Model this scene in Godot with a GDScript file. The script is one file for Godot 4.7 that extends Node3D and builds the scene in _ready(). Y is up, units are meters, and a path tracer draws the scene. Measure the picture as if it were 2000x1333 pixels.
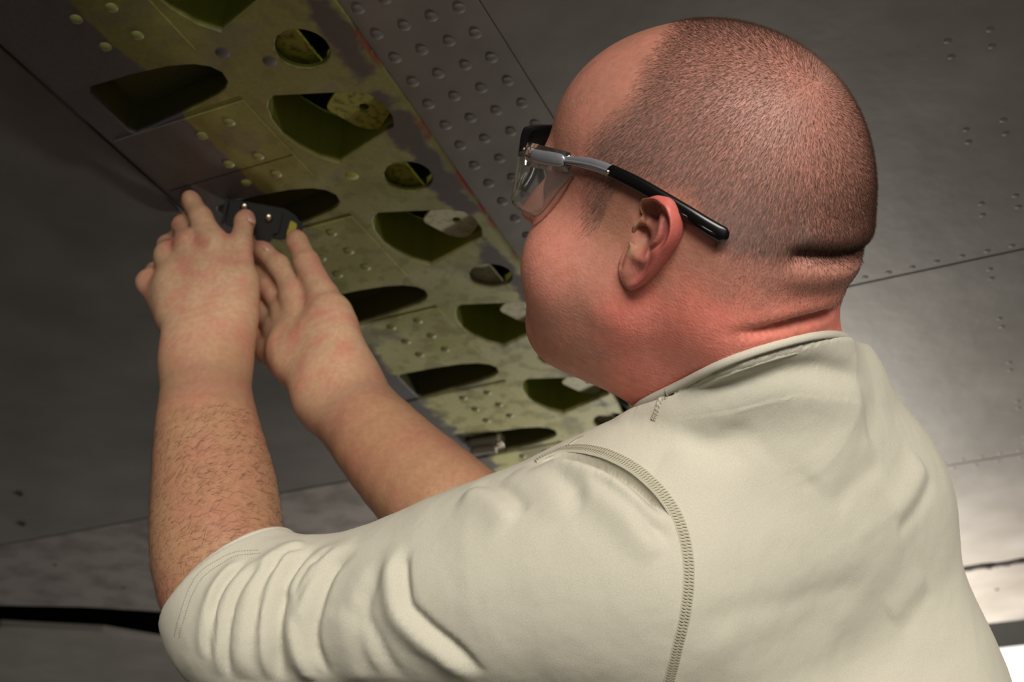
extends Node3D
# A mechanic under an aircraft: the strip of structure above, the skin panels, the person, the glasses and the bracket in hand.

const HANG := Vector3(0, 1.92, 0)      # height of the underside
const TURN := -0.41257                 # the strip's heading
const EYE := Vector3(0, 1.18, 0)

var rng := RandomNumberGenerator.new()
var M := {}
var used := {}
var HX: Transform3D
var HI: Transform3D

func _ready() -> void:
	rng.seed = 7
	var cam := Camera3D.new()
	cam.name = "camera"
	cam.position = EYE
	cam.rotation_degrees = Vector3(30, 0, 0)
	cam.fov = 30.0
	cam.near = 0.05
	cam.far = 60.0
	var lens := CameraAttributesPhysical.new()
	lens.frustum_focal_length = 44.785
	lens.frustum_focus_distance = 0.84
	lens.frustum_near = 0.05
	lens.frustum_far = 60.0
	lens.exposure_aperture = 9.0
	cam.attributes = lens
	add_child(cam)
	cam.current = true
	var env := Environment.new()
	env.background_mode = Environment.BG_COLOR
	env.background_color = Color(1.0, 0.97, 0.93)
	env.background_energy_multiplier = 0.06
	env.tonemap_mode = Environment.TONE_MAPPER_LINEAR
	env.tonemap_exposure = 1.0
	env.sdfgi_enabled = true
	env.ssao_enabled = true
	env.ssil_enabled = true
	var we := WorldEnvironment.new()
	we.name = "hangar_air"
	we.environment = env
	add_child(we)
	# added unseen area lights: behind camera, at the far end, beyond the man
	var key := AreaLight3D.new()
	key.name = "added_rear_light"
	key.area_size = Vector2(4.0, 1.3)
	key.light_energy = 43.0
	key.light_color = Color(1.0, 0.965, 0.925)
	key.shadow_enabled = true
	key.area_range = 20.0
	add_child(key)
	key.look_at_from_position(Vector3(0.9, 2.2, 4.6), Vector3(0.15, 1.4, -0.8))
	var far := AreaLight3D.new()
	far.name = "added_far_light"
	far.area_size = Vector2(6.0, 1.4)
	far.light_energy = 1.2
	far.light_color = Color(1.0, 0.96, 0.90)
	far.shadow_enabled = true
	far.area_range = 20.0
	add_child(far)
	far.look_at_from_position(Vector3(-0.6, 1.1, -4.9), Vector3(-0.6, 1.5, -1.6))
	var low := AreaLight3D.new()
	low.name = "added_light_panel"
	low.area_size = Vector2(0.30, 0.20)
	low.light_energy = 2.6
	low.light_color = Color(1.0, 0.965, 0.915)
	low.shadow_enabled = true
	low.area_range = 20.0
	low.position = Vector3(0.58, 1.42, -2.36)
	low.rotation_degrees = Vector3(90, 0, 0)
	add_child(low)
	materials()
	setting()
	aircraft()
	person()
	glasses()
	held_bracket()

# ---------------------------------------------------------------- helpers
func numbered(n: String) -> String:
	var k: int = used.get(n, 0)
	used[n] = k + 1
	return n if k == 0 else "%s_%03d" % [n, k]

func thing(called: String, label: String, category: String, at := Vector3.ZERO, turn := 0.0, group := "") -> Node3D:
	var o := Node3D.new()
	o.name = numbered(called)
	add_child(o)
	o.position = at
	o.rotation.y = turn
	tag(o, label, category, group)
	return o

func tag(o: Node, label: String, category := "", group := "") -> void:
	if label: o.set_meta("label", label)
	if category: o.set_meta("category", category)
	if group: o.set_meta("group", group)

func part(called: String, m: Mesh, mat: Material, parent: Node, at := Vector3.ZERO, label := "") -> MeshInstance3D:
	var o := MeshInstance3D.new()
	o.name = called
	o.mesh = m
	o.material_override = mat
	parent.add_child(o, true)
	o.position = at
	if label: o.set_meta("label", label)
	return o

func stuff(o: Node) -> Node:
	o.set_meta("kind", "stuff")
	return o

# quad a b c d, clockwise as seen from outside
func quad(st: SurfaceTool, a: Vector3, b: Vector3, c: Vector3, d: Vector3) -> void:
	st.add_vertex(a); st.add_vertex(b); st.add_vertex(c)
	st.add_vertex(a); st.add_vertex(c); st.add_vertex(d)

func done(st: SurfaceTool, smooth := false) -> ArrayMesh:
	if smooth: st.index()
	st.generate_normals()
	return st.commit()

func begin(smooth := false) -> SurfaceTool:
	var st := SurfaceTool.new()
	st.begin(Mesh.PRIMITIVE_TRIANGLES)
	st.set_smooth_group(0 if smooth else -1)
	return st

# a flat outline in x,z extruded from y0 up to y1 with a chamfer on the lower rim
func slab(outline: PackedVector2Array, y0: float, y1: float, bevel := 0.0008) -> ArrayMesh:
	var pts := outline.duplicate()
	if Geometry2D.is_polygon_clockwise(pts): pts.reverse()
	var inner := pts
	if bevel > 0.0:
		var r := Geometry2D.offset_polygon(pts, -bevel, Geometry2D.JOIN_MITER)
		if r.size() == 1 and r[0].size() == pts.size():
			inner = align(r[0], pts)
		else:
			bevel = 0.0
	var st := begin()
	var n := pts.size()
	for lv in 2:
		var ring := inner if lv == 0 else pts
		var y := y0 if lv == 0 else y1
		var tri := Geometry2D.triangulate_polygon(ring)
		for k in range(0, tri.size(), 3):
			var a := v3(ring[tri[k]], y); var b := v3(ring[tri[k + 1]], y); var c := v3(ring[tri[k + 2]], y)
			face(st, a, b, c, Vector3(0, -1 if lv == 0 else 1, 0))
	for i in n:
		var j := (i + 1) % n
		var e := pts[j] - pts[i]
		var out := Vector3(e.y, 0, -e.x)
		if bevel > 0.0:
			face4(st, v3(inner[i], y0), v3(inner[j], y0), v3(pts[j], y0 + bevel), v3(pts[i], y0 + bevel), out + Vector3(0, -0.5 * out.length(), 0))
		face4(st, v3(pts[i], y0 + bevel), v3(pts[j], y0 + bevel), v3(pts[j], y1), v3(pts[i], y1), out)
	return done(st)

func align(a: PackedVector2Array, to: PackedVector2Array) -> PackedVector2Array:
	var best := 0
	for i in a.size():
		if a[i].distance_squared_to(to[0]) < a[best].distance_squared_to(to[0]): best = i
	var r := PackedVector2Array()
	for i in a.size(): r.append(a[(best + i) % a.size()])
	if Geometry2D.is_polygon_clockwise(r) != Geometry2D.is_polygon_clockwise(to):
		r.reverse(); r = align(r, to)
	return r

func v3(p: Vector2, y: float) -> Vector3:
	return Vector3(p.x, y, p.y)

func face(st: SurfaceTool, a: Vector3, b: Vector3, c: Vector3, out: Vector3) -> void:
	if (b - a).cross(c - a).dot(out) > 0.0:
		vert(st, a); vert(st, c); vert(st, b)
	else:
		vert(st, a); vert(st, b); vert(st, c)

func face4(st: SurfaceTool, a: Vector3, b: Vector3, c: Vector3, d: Vector3, out: Vector3) -> void:
	face(st, a, b, c, out); face(st, a, c, d, out)

# turned shape: profile of (radius, height) pairs round y
func lathe(profile: PackedVector2Array, seg := 14) -> ArrayMesh:
	var st := begin(true)
	for i in profile.size() - 1:
		for k in seg:
			var a0 := TAU * k / seg; var a1 := TAU * (k + 1) / seg
			var p := profile[i]; var q := profile[i + 1]
			var e := q - p
			var mid := Vector3(cos((a0 + a1) / 2), 0, sin((a0 + a1) / 2))
			var out := mid * e.y + Vector3(0, -e.x, 0)
			var A := Vector3(p.x * cos(a0), p.y, p.x * sin(a0)); var B := Vector3(p.x * cos(a1), p.y, p.x * sin(a1))
			var C := Vector3(q.x * cos(a1), q.y, q.x * sin(a1)); var D := Vector3(q.x * cos(a0), q.y, q.x * sin(a0))
			if p.x > 1e-6: face(st, A, B, C, out)
			if q.x > 1e-6: face(st, A, C, D, out)
	return done(st, true)

# tube along points with a radius each (and a flattening across `wide`)
func tube(st: SurfaceTool, pts: PackedVector3Array, rad: PackedFloat32Array, seg := 10, up := Vector3.UP, flat := 1.0, caps := true) -> void:
	var rings := []
	for i in pts.size():
		var t := (pts[mini(i + 1, pts.size() - 1)] - pts[maxi(i - 1, 0)]).normalized()
		var s := t.cross(up).normalized()
		var u := s.cross(t).normalized()
		var ring := PackedVector3Array()
		for k in seg:
			var a := TAU * k / seg
			ring.append(pts[i] + (s * cos(a) * flat + u * sin(a)) * rad[i])
		rings.append(ring)
	for i in pts.size() - 1:
		for k in seg:
			var k2 := (k + 1) % seg
			var out: Vector3 = (rings[i][k] + rings[i][k2]) * 0.5 - pts[i]
			face4(st, rings[i][k], rings[i][k2], rings[i + 1][k2], rings[i + 1][k], out)
	if caps:
		for e in [0, pts.size() - 1]:
			var t2: Vector3 = pts[e] - pts[1 if e == 0 else e - 1]
			for k in seg:
				face(st, pts[e] + t2.normalized() * rad[e] * 0.35, rings[e][k], rings[e][(k + 1) % seg], t2)

func box(size: Vector3, bevel := 0.001) -> ArrayMesh:
	var h := size / 2
	var o := PackedVector2Array([Vector2(-h.x, -h.z), Vector2(h.x, -h.z), Vector2(h.x, h.z), Vector2(-h.x, h.z)])
	return slab(o, -h.y, h.y, bevel)

func curve(points: Array, steps: int) -> PackedVector3Array:
	var c := Curve3D.new()
	for i in points.size():
		var p: Vector3 = points[i]
		var a: Vector3 = points[maxi(i - 1, 0)]
		var b: Vector3 = points[mini(i + 1, points.size() - 1)]
		c.add_point(p, (a - b) / 6.0, (b - a) / 6.0)
	var r := PackedVector3Array()
	for i in steps + 1:
		r.append(c.sample_baked(c.get_baked_length() * i / steps, true))
	return r

# ---------------------------------------------------------------- materials
func grain(seed_: int, freq: float, oct: int, lo: Color, hi: Color, mid := -1.0, size := 512) -> NoiseTexture2D:
	var n := FastNoiseLite.new()
	n.seed = seed_
	n.noise_type = FastNoiseLite.TYPE_SIMPLEX_SMOOTH
	n.frequency = freq
	n.fractal_octaves = oct
	var t := NoiseTexture2D.new()
	t.width = size; t.height = size
	t.seamless = true
	t.noise = n
	var g := Gradient.new()
	g.offsets = PackedFloat32Array([0.0, 1.0]) if mid < 0.0 else PackedFloat32Array([0.0, mid, 1.0])
	g.colors = PackedColorArray([lo, hi]) if mid < 0.0 else PackedColorArray([lo, hi, hi])
	t.color_ramp = g
	return t

func mat(called: String, c: Color, rough: float, metal := 0.0) -> StandardMaterial3D:
	var m := StandardMaterial3D.new()
	m.resource_name = called
	m.albedo_color = c
	m.roughness = rough
	m.metallic = metal
	M[called] = m
	return m

func tri(m: StandardMaterial3D, per_metre: float) -> StandardMaterial3D:
	m.uv1_triplanar = true
	m.uv1_scale = Vector3.ONE * per_metre
	return m

func bump(m: StandardMaterial3D, t: Texture2D, cm: float) -> StandardMaterial3D:
	m.heightmap_enabled = true
	m.heightmap_texture = t
	m.heightmap_scale = cm
	return m

func materials() -> void:
	var W := Color.WHITE
	var relief := grain(3, 0.02, 4, Color.BLACK, W)
	var fine := grain(5, 0.08, 3, Color.BLACK, W)
	var cloudy := grain(11, 0.006, 5, Color(0.80, 0.79, 0.77), W)
	var m := tri(mat("grey_paint", Color(0.505, 0.492, 0.477), 0.55), 1.7)
	m.albedo_texture = cloudy
	bump(m, relief, 0.04)
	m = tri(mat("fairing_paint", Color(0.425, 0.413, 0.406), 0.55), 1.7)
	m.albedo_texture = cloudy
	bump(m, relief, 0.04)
	m = tri(mat("dark_grey_paint", Color(0.36, 0.35, 0.36), 0.6), 2.3)
	m.albedo_texture = cloudy
	bump(m, relief, 0.04)
	m = tri(mat("smeared_paint", Color(0.53, 0.51, 0.50), 0.6), 2.0)
	m.albedo_texture = grain(17, 0.012, 5, Color(0.74, 0.72, 0.71), W, 0.6)
	bump(m, relief, 0.06)
	m = tri(mat("green_primer", Color(0.50, 0.51, 0.22), 0.55), 4.0)
	m.albedo_texture = grain(23, 0.012, 4, Color(0.66, 0.62, 0.55), W, 0.62)
	bump(m, relief, 0.02)
	m = tri(mat("plate_green", Color(0.55, 0.56, 0.30), 0.5), 5.0)
	m.albedo_texture = grain(29, 0.01, 4, Color(0.74, 0.71, 0.66), W, 0.6)
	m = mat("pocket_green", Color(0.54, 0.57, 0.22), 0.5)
	mat("slot_shade_olive", Color(0.33, 0.33, 0.17), 0.6)  # olive darkened in the colour for the shade inside the slots
	m = tri(mat("worn_plate", Color(0.78, 0.77, 0.66), 0.5), 14.0)
	m.albedo_texture = grain(31, 0.012, 4, Color(0.80, 0.80, 0.66), W, 0.5)
	m = tri(mat("worn_green", Color(0.56, 0.58, 0.22), 0.5), 14.0)
	m.albedo_texture = grain(37, 0.014, 4, Color(0.55, 0.47, 0.42), W, 0.5)
	mat("rivet_grey", Color(0.44, 0.428, 0.418), 0.65)
	mat("rivet_green", Color(0.52, 0.53, 0.32), 0.45)
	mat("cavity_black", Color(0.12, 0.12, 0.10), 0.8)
	mat("dark_metal", Color(0.14, 0.14, 0.135), 0.4, 0.5)
	mat("bright_metal", Color(0.78, 0.74, 0.66), 0.3, 1.0)
	mat("plug_yellow", Color(0.62, 0.63, 0.30), 0.55)
	mat("yellow_primer", Color(0.62, 0.60, 0.12), 0.5)
	m = tri(mat("concrete", Color(0.29, 0.285, 0.27), 0.55), 0.6)
	m.albedo_texture = cloudy
	mat("wall_paint", Color(0.34, 0.335, 0.325), 0.8)
	m = mat("daylight", Color(0.9, 0.9, 0.9), 0.6)
	m.emission_enabled = true
	m.emission = Color(1.0, 0.98, 0.96)
	m.emission_energy_multiplier = 1.15
	m = mat("lamp_glow", Color(0.9, 0.88, 0.8), 0.5)
	m.emission_enabled = true
	m.emission = Color(1.0, 0.95, 0.85)
	m.emission_energy_multiplier = 2.0
	# skin: colours come with the vertices, the texture only mottles them
	m = tri(mat("skin", W, 0.46), 9.0)
	m.vertex_color_use_as_albedo = true
	m.albedo_texture = grain(41, 0.03, 5, Color(0.90, 0.84, 0.82), W)
	m.subsurf_scatter_enabled = true
	m.subsurf_scatter_strength = 0.12
	m.metallic_specular = 0.42
	bump(m, fine, 0.03)
	m = tri(mat("shirt", Color(0.775, 0.765, 0.705), 0.85), 22.0)
	m.albedo_texture = grain(43, 0.05, 3, Color(0.93, 0.93, 0.92), W)
	m.rim_enabled = true
	m.rim = 0.25
	m.rim_tint = 0.6
	m.metallic_specular = 0.2
	bump(m, fine, 0.015)
	m = m.duplicate()
	m.resource_name = "shirt_seam"
	m.albedo_color = Color(0.735, 0.725, 0.655)
	M["shirt_seam"] = m
	mat("clip_metal", Color(0.62, 0.60, 0.56), 0.35, 0.9)
	mat("thread", Color(0.655, 0.635, 0.55), 0.8)  # darker than the cloth: shade round the stitches put into the colour
	mat("trousers", Color(0.45, 0.42, 0.33), 0.9)
	mat("boot", Color(0.40, 0.33, 0.24), 0.8)
	mat("hair", Color(0.30, 0.22, 0.175), 0.5)
	mat("arm_hair", Color(0.30, 0.20, 0.12), 0.55)
	mat("nail", Color(0.80, 0.60, 0.53), 0.3)
	mat("eye_white", Color(0.86, 0.83, 0.80), 0.15)
	mat("iris", Color(0.25, 0.30, 0.36), 0.15)
	mat("black_plastic", Color(0.035, 0.035, 0.038), 0.28)
	m = mat("silver_plastic", Color(0.60, 0.61, 0.64), 0.3, 0.55)
	m = mat("clear_lens", Color(0.80, 0.80, 0.78, 0.05), 0.03)
	m.transparency = BaseMaterial3D.TRANSPARENCY_ALPHA
	m = mat("clear_plastic", Color(0.97, 0.96, 0.95, 0.0), 0.06)
	m.refraction_enabled = true
	m.refraction_scale = 0.05

# ---------------------------------------------------------------- setting
func structure(called: String, m: Mesh, mt: Material, at: Vector3, label: String, category: String) -> MeshInstance3D:
	var o := part(called, m, mt, self, at, label)
	o.set_meta("kind", "structure")
	o.set_meta("category", category)
	return o

func setting() -> void:
	structure("floor", box(Vector3(14, 0.2, 14), 0.0), M.concrete, Vector3(0, -0.1, -0.2), "grey concrete hangar floor under the aircraft", "floor")
	var wb := structure("wall_back", box(Vector3(14, 5.0, 0.2), 0.0), M.wall_paint, Vector3(0, 2.5, -5.6), "dim grey hangar wall with a bright window beyond the aircraft", "wall")
	part("window_1", box(Vector3(2.2, 1.1, 0.04), 0.0), M.daylight, wb, Vector3(2.6, 0.25, 0.13))
	part("window_frame", box(Vector3(2.4, 0.10, 0.08), 0.01), M.dark_metal, wb, Vector3(2.6, 0.85, 0.13))
	var wf := structure("wall_front", box(Vector3(14, 5.0, 0.2), 0.0), M.wall_paint, Vector3(0, 2.5, 5.2), "dim grey hangar wall at the near end with an added glowing panel", "wall")
	part("added_window_2", box(Vector3(4.2, 1.4, 0.04), 0.0), M.daylight, wf, Vector3(0.9, -0.5, -0.13))  # glowing panel added to go with the light behind the camera
	# unseen lamp on a stand, added to go with the light panel
	var o := thing("added_work_light", "black lamp on a stand, added unseen beyond the person, pointing up", "work light", Vector3(0.58, 0.0, -2.36))
	var st := begin(true)
	tube(st, PackedVector3Array([Vector3(0, 0.02, 0), Vector3(0, 0.6, 0), Vector3(0, 1.345, 0)]), PackedFloat32Array([0.016, 0.014, 0.012]), 10, Vector3.RIGHT)
	part("pole", done(st, true), M.dark_metal, o)
	for k in 3:
		st = begin(true)
		var d := Vector3(cos(TAU * k / 3), 0, sin(TAU * k / 3))
		tube(st, PackedVector3Array([Vector3(0, 0.35, 0) + d * 0.01, d * 0.3 + Vector3(0, 0.02, 0)]), PackedFloat32Array([0.009, 0.009]), 8)
		part("leg", done(st, true), M.dark_metal, o)
	part("lamp_head", box(Vector3(0.36, 0.06, 0.26), 0.006), M.black_plastic, o, Vector3(0, 1.365, 0))
	part("lamp_glass", box(Vector3(0.31, 0.012, 0.21), 0.002), M.lamp_glow, o, Vector3(0, 1.40, 0))

# ---------------------------------------------------------------- the aircraft, in (v, y, -u): v across the strip, u along it
const PITCH := 0.1895
const U0 := 0.6595

func hang(called: String, label: String, category: String, group := "") -> Node3D:
	return thing(called, label, category, HANG, TURN, group)

func rect(v0: float, v1: float, u0: float, u1: float) -> PackedVector2Array:
	return PackedVector2Array([Vector2(v0, -u0), Vector2(v1, -u0), Vector2(v1, -u1), Vector2(v0, -u1)])

func poly(vu: Array) -> PackedVector2Array:
	var r := PackedVector2Array()
	for q in vu: r.append(Vector2(q[0], -q[1]))
	return r

func rounded(c: PackedVector2Array, r: float, steps := 4) -> PackedVector2Array:
	var o := PackedVector2Array()
	var n := c.size()
	for i in n:
		var a := c[(i + n - 1) % n]; var b := c[i]; var d := c[(i + 1) % n]
		var rr := minf(r, 0.45 * minf(a.distance_to(b), d.distance_to(b)))
		var p := b + (a - b).normalized() * rr
		var q := b + (d - b).normalized() * rr
		for k in steps + 1:
			var t := float(k) / steps
			o.append(p.lerp(b, t).lerp(b.lerp(q, t), t))
	return o

var dome: ArrayMesh
var small_dome: ArrayMesh
var flush: ArrayMesh

func round_hole(u: float) -> PackedVector2Array:
	var r := PackedVector2Array()
	for k in 28: r.append(Vector2(-0.4795 + 0.0228 * cos(TAU * k / 28), -u + 0.0235 * sin(TAU * k / 28)))
	return r

func d_hole(u: float) -> PackedVector2Array:
	# straight near edge, straight far edge, round side; rounded by its own corners
	var c := []
	c.append_array([[-0.533, u + 0.040], [-0.469, u + 0.0625], [-0.456, u + 0.072], [-0.4505, u + 0.088], [-0.4515, u + 0.106], [-0.457, u + 0.118]])
	c.append_array([[-0.529, u + 0.1455], [-0.5415, u + 0.130], [-0.550, u + 0.108], [-0.5535, u + 0.087], [-0.5515, u + 0.066], [-0.546, u + 0.051], [-0.540, u + 0.043]])
	return poly(c)

func slot_hole(u: float) -> PackedVector2Array:
	var c := []
	c.append_array([[-0.672, u - 0.033], [-0.627, u - 0.0315], [-0.594, u - 0.0275], [-0.573, u - 0.021], [-0.562, u - 0.013], [-0.557, u - 0.003]])
	c.append_array([[-0.559, u + 0.008], [-0.566, u + 0.015], [-0.577, u + 0.020], [-0.600, u + 0.0245], [-0.625, u + 0.028], [-0.659, u + 0.0325], [-0.676, u + 0.0335], [-0.679, u + 0.028], [-0.677, u - 0.028]])
	return poly(c)

func grow(p: PackedVector2Array, d: float) -> PackedVector2Array:
	var r := Geometry2D.offset_polygon(p, d, Geometry2D.JOIN_ROUND)
	return r[0] if r.size() else p

func strip_uv(p: Vector3) -> Vector2:
	return Vector2((-p.z - 0.15) / 1.55, (p.x + 0.72) / 0.30)

func vert(st: SurfaceTool, p: Vector3) -> void:
	st.set_uv(strip_uv(p)); st.add_vertex(p)

func uv_face(st: SurfaceTool, a: Vector3, b: Vector3, c: Vector3, out: Vector3) -> void:
	if (b - a).cross(c - a).dot(out) > 0.0:
		vert(st, a); vert(st, c); vert(st, b)
	else:
		vert(st, a); vert(st, b); vert(st, c)

func strip_mesh(u_a: float, u_b: float, holes: Array) -> ArrayMesh:
	var st := begin()
	var th := 0.005
	var ch := 0.0009
	var cuts := [u_a]
	for i in range(-2, 6):
		for d in [0.0, 0.094]:
			var u: float = U0 + PITCH * i + d
			if u > u_a + 0.01 and u < u_b - 0.01: cuts.append(u)
	cuts.append(u_b)
	for i in cuts.size() - 1:
		for lv in 2:
			var y := 0.0 if lv == 0 else th
			var pieces := [poly([[-0.7045, cuts[i]], [edge_v(cuts[i]), cuts[i]], [edge_v((cuts[i] + cuts[i + 1]) / 2), (cuts[i] + cuts[i + 1]) / 2], [edge_v(cuts[i + 1]), cuts[i + 1]], [-0.7045, cuts[i + 1]]])]
			for h in holes:
				var g: PackedVector2Array = grow(h, ch) if lv == 0 else h
				var next := []
				for q in pieces: next.append_array(Geometry2D.clip_polygons(q, g))
				pieces = next
			for q in pieces:
				var tr := Geometry2D.triangulate_polygon(q)
				for k in range(0, tr.size(), 3):
					uv_face(st, v3(q[tr[k]], y), v3(q[tr[k + 1]], y), v3(q[tr[k + 2]], y), Vector3(0, -1 if lv == 0 else 1, 0))
		# the outer edges
		var e0 := Vector3(edge_v(cuts[i]), 0, -cuts[i]); var em := Vector3(edge_v((cuts[i] + cuts[i + 1]) / 2), 0, -(cuts[i] + cuts[i + 1]) / 2); var e1 := Vector3(edge_v(cuts[i + 1]), 0, -cuts[i + 1])
		for e in [[e0, em], [em, e1]]:
			uv_face(st, e[0], e[1], e[1] + Vector3(0, th, 0), Vector3(1, 0, 0)); uv_face(st, e[0], e[1] + Vector3(0, th, 0), e[0] + Vector3(0, th, 0), Vector3(1, 0, 0))
		var l0 := Vector3(-0.7045, 0, -cuts[i]); var l1 := Vector3(-0.7045, 0, -cuts[i + 1])
		uv_face(st, l0, l1, l1 + Vector3(0, th, 0), Vector3(-1, 0, 0)); uv_face(st, l0, l1 + Vector3(0, th, 0), l0 + Vector3(0, th, 0), Vector3(-1, 0, 0))
	for h in holes:
		var inner: PackedVector2Array = h
		var outer := grow(h, ch)
		var mid := Vector2.ZERO
		for q in inner: mid += q
		mid /= inner.size()
		# chamfer band and wall
		for i in inner.size():
			var j := (i + 1) % inner.size()
			var a := inner[i]; var b := inner[j]
			var na := (a - mid).normalized() * ch; var nb := (b - mid).normalized() * ch
			var out := v3(mid - (a + b) / 2, 0.0)
			var A := v3(a + na, 0.0); var B := v3(b + nb, 0.0); var C := v3(b, ch); var D := v3(a, ch)
			uv_face(st, A, B, C, out + Vector3(0, -out.length(), 0)); uv_face(st, A, C, D, out + Vector3(0, -out.length(), 0))
			uv_face(st, D, C, v3(b, th), out); uv_face(st, D, v3(b, th), v3(a, th), out)
	return done(st)

func edge_v(u: float) -> float:
	return -0.426 - 0.0155 * clampf((u - 0.62) / 0.43, 0.0, 1.6) - 0.03 * clampf((u - 1.3) / 0.2, 0.0, 1.0) ** 2

func strip_paint() -> ImageTexture:
	var w := 1550; var h := 300
	var noises := []
	for k in 4:
		var n := FastNoiseLite.new()
		n.seed = 60 + k
		n.frequency = [0.008, 0.03, 0.012, 0.16][k]
		n.fractal_octaves = [4, 4, 5, 2][k]
		noises.append(n.get_image(w, h).get_data())
	var px := PackedByteArray()
	px.resize(w * h * 3)
	var green := Color(0.50, 0.505, 0.275); var pale := Color(0.73, 0.725, 0.545); var grey := Color(0.37, 0.36, 0.375); var maroon := Color(0.27, 0.235, 0.24); var rust := Color(0.50, 0.20, 0.13); var olive := Color(0.42, 0.40, 0.21)
	var at := 0
	for y in h:
		var v := -0.72 + 0.30 * y / h
		for x in w:
			var u := 0.15 + 1.55 * x / w
			var i := y * w + x
			var n0: float = noises[0][i] / 255.0; var n1: float = noises[1][i] / 255.0; var n2: float = noises[2][i] / 255.0; var n3: float = noises[3][i] / 255.0
			var c := green.lerp(pale, clampf((u - 0.72) / 0.5 + (n0 - 0.5) * 0.8, 0.0, 1.0))
			c = c.lerp(olive, clampf((n1 - 0.54) * 2.2, 0.0, 0.35))
			c = c.lerp(Color(0.62, 0.625, 0.34), clampf((n2 - 0.62) * 3.0, 0.0, 0.4))
			# grey smears round the openings
			c = c.lerp(grey, clampf((n0 * n2 - 0.33) * 2.6, 0.0, 0.4))
			var g := v - (-0.618 if u < 0.86 else -0.676 + 0.02 * (n1 - 0.5))
			c = c.lerp(grey, clampf(0.5 - (g + (n2 - 0.5) * 0.012) * (400.0 if u < 0.86 else 120.0), 0.0, 1.0))
			# dark band along the outer edge, broken
			var d := edge_v(u) - v
			var band := clampf(1.0 - absf(d - 0.018) / 0.014 + (n2 - 0.5) * 2.4 + (n1 - 0.5) * 1.0, 0.0, 1.0) if d < 0.046 else 0.0
			c = c.lerp(maroon, clampf(band * 1.6, 0.0, 1.0) * 0.92)
			if d < 0.005:
				c = c.lerp(rust if n1 > 0.47 else olive, clampf((0.005 - d) * 400.0, 0.0, 1.0) * clampf((n0 - 0.3) * 4.0, 0.0, 0.9))
			c = c * (0.95 + 0.1 * n3)
			px[at] = int(clampf(c.r, 0, 1) * 255); px[at + 1] = int(clampf(c.g, 0, 1) * 255); px[at + 2] = int(clampf(c.b, 0, 1) * 255)
			at += 3
	return ImageTexture.create_from_image(Image.create_from_data(w, h, false, Image.FORMAT_RGB8, px))

func walls(outline: PackedVector2Array, y0: float, y1: float, th := 0.0015) -> ArrayMesh:
	var st := begin()
	var outer := grow(outline, th)
	var n := outline.size()
	var mid := Vector2.ZERO
	for q in outline: mid += q
	mid /= n
	for i in n:
		var a := outline[i]; var b := outline[(i + 1) % n]
		var out := v3((a + b) / 2 - mid, 0.0)
		face4(st, v3(a, y0), v3(b, y0), v3(b, y1), v3(a, y1), -out)
		var a2 := a + (a - mid).normalized() * th; var b2 := b + (b - mid).normalized() * th
		face4(st, v3(a2, y0), v3(b2, y0), v3(b2, y1), v3(a2, y1), out)
		face4(st, v3(a, y1), v3(b, y1), v3(b2, y1), v3(a2, y1), Vector3.UP)
		face4(st, v3(a, y0), v3(b, y0), v3(b2, y0), v3(a2, y0), Vector3.DOWN)
	return done(st)

func plate_with_hole(outline: PackedVector2Array, c: Vector2, r: float, y0: float, y1: float) -> ArrayMesh:
	# split along the hole's centre line so that each half is a plain outline
	var hole := PackedVector2Array()
	for k in 16: hole.append(c + Vector2(cos(TAU * k / 16 + 0.1), sin(TAU * k / 16 + 0.1)) * r)
	var st := begin()
	for side in [-1, 1]:
		var half := PackedVector2Array([Vector2(c.x, c.y - 1), Vector2(c.x + side, c.y - 1), Vector2(c.x + side, c.y + 1), Vector2(c.x, c.y + 1)])
		for q in Geometry2D.intersect_polygons(outline, half):
			for q2 in Geometry2D.clip_polygons(q, hole):
				var tr := Geometry2D.triangulate_polygon(q2)
				for k in range(0, tr.size(), 3):
					for lv in 2:
						var y := y0 if lv == 0 else y1
						face(st, v3(q2[tr[k]], y), v3(q2[tr[k + 1]], y), v3(q2[tr[k + 2]], y), Vector3(0, -1 if lv == 0 else 1, 0))
	for ring in [outline, hole]:
		var m := Vector2.ZERO
		for q in ring: m += q
		m /= ring.size()
		for i in ring.size():
			var a: Vector2 = ring[i]; var b: Vector2 = ring[(i + 1) % ring.size()]
			var out := v3((a + b) / 2 - m, 0.0) * (1.0 if ring == outline else -1.0)
			face4(st, v3(a, y0), v3(b, y0), v3(b, y1), v3(a, y1), out)
	return done(st)

func rivets(parent: Node, spots: Array, mesh: Mesh, m: Material, y: float, jitter := 0.0006) -> void:
	for q in spots:
		var o := part("rivet", mesh, m, parent, Vector3(q[0] + rng.randf_range(-jitter, jitter), y, -q[1] + rng.randf_range(-jitter, jitter)))
		o.rotation.y = rng.randf() * TAU

func aircraft() -> void:
	dome = lathe(PackedVector2Array([Vector2(0, -0.0024), Vector2(0.0025, -0.0022), Vector2(0.0043, -0.0014), Vector2(0.0054, -0.0002), Vector2(0.0058, 0.0004)]), 14)
	small_dome = lathe(PackedVector2Array([Vector2(0, -0.0013), Vector2(0.002, -0.0012), Vector2(0.0032, -0.0006), Vector2(0.0036, 0.0003)]), 10)
	flush = lathe(PackedVector2Array([Vector2(0, -0.0003), Vector2(0.0034, -0.0003), Vector2(0.0040, 0.0003)]), 10)
	# black slab added above everything to block light, for the wing body
	var body := hang("ceiling", "black slab added for the wing body above the panels, blocking light", "ceiling")
	body.set_meta("kind", "structure")
	part("light_block_slab", box(Vector3(8.2, 0.12, 3.1), 0.0), M.cavity_black, body, Vector3(-2.8, 0.16, -1.25))
	strip()
	skins()
	left_side()

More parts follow.
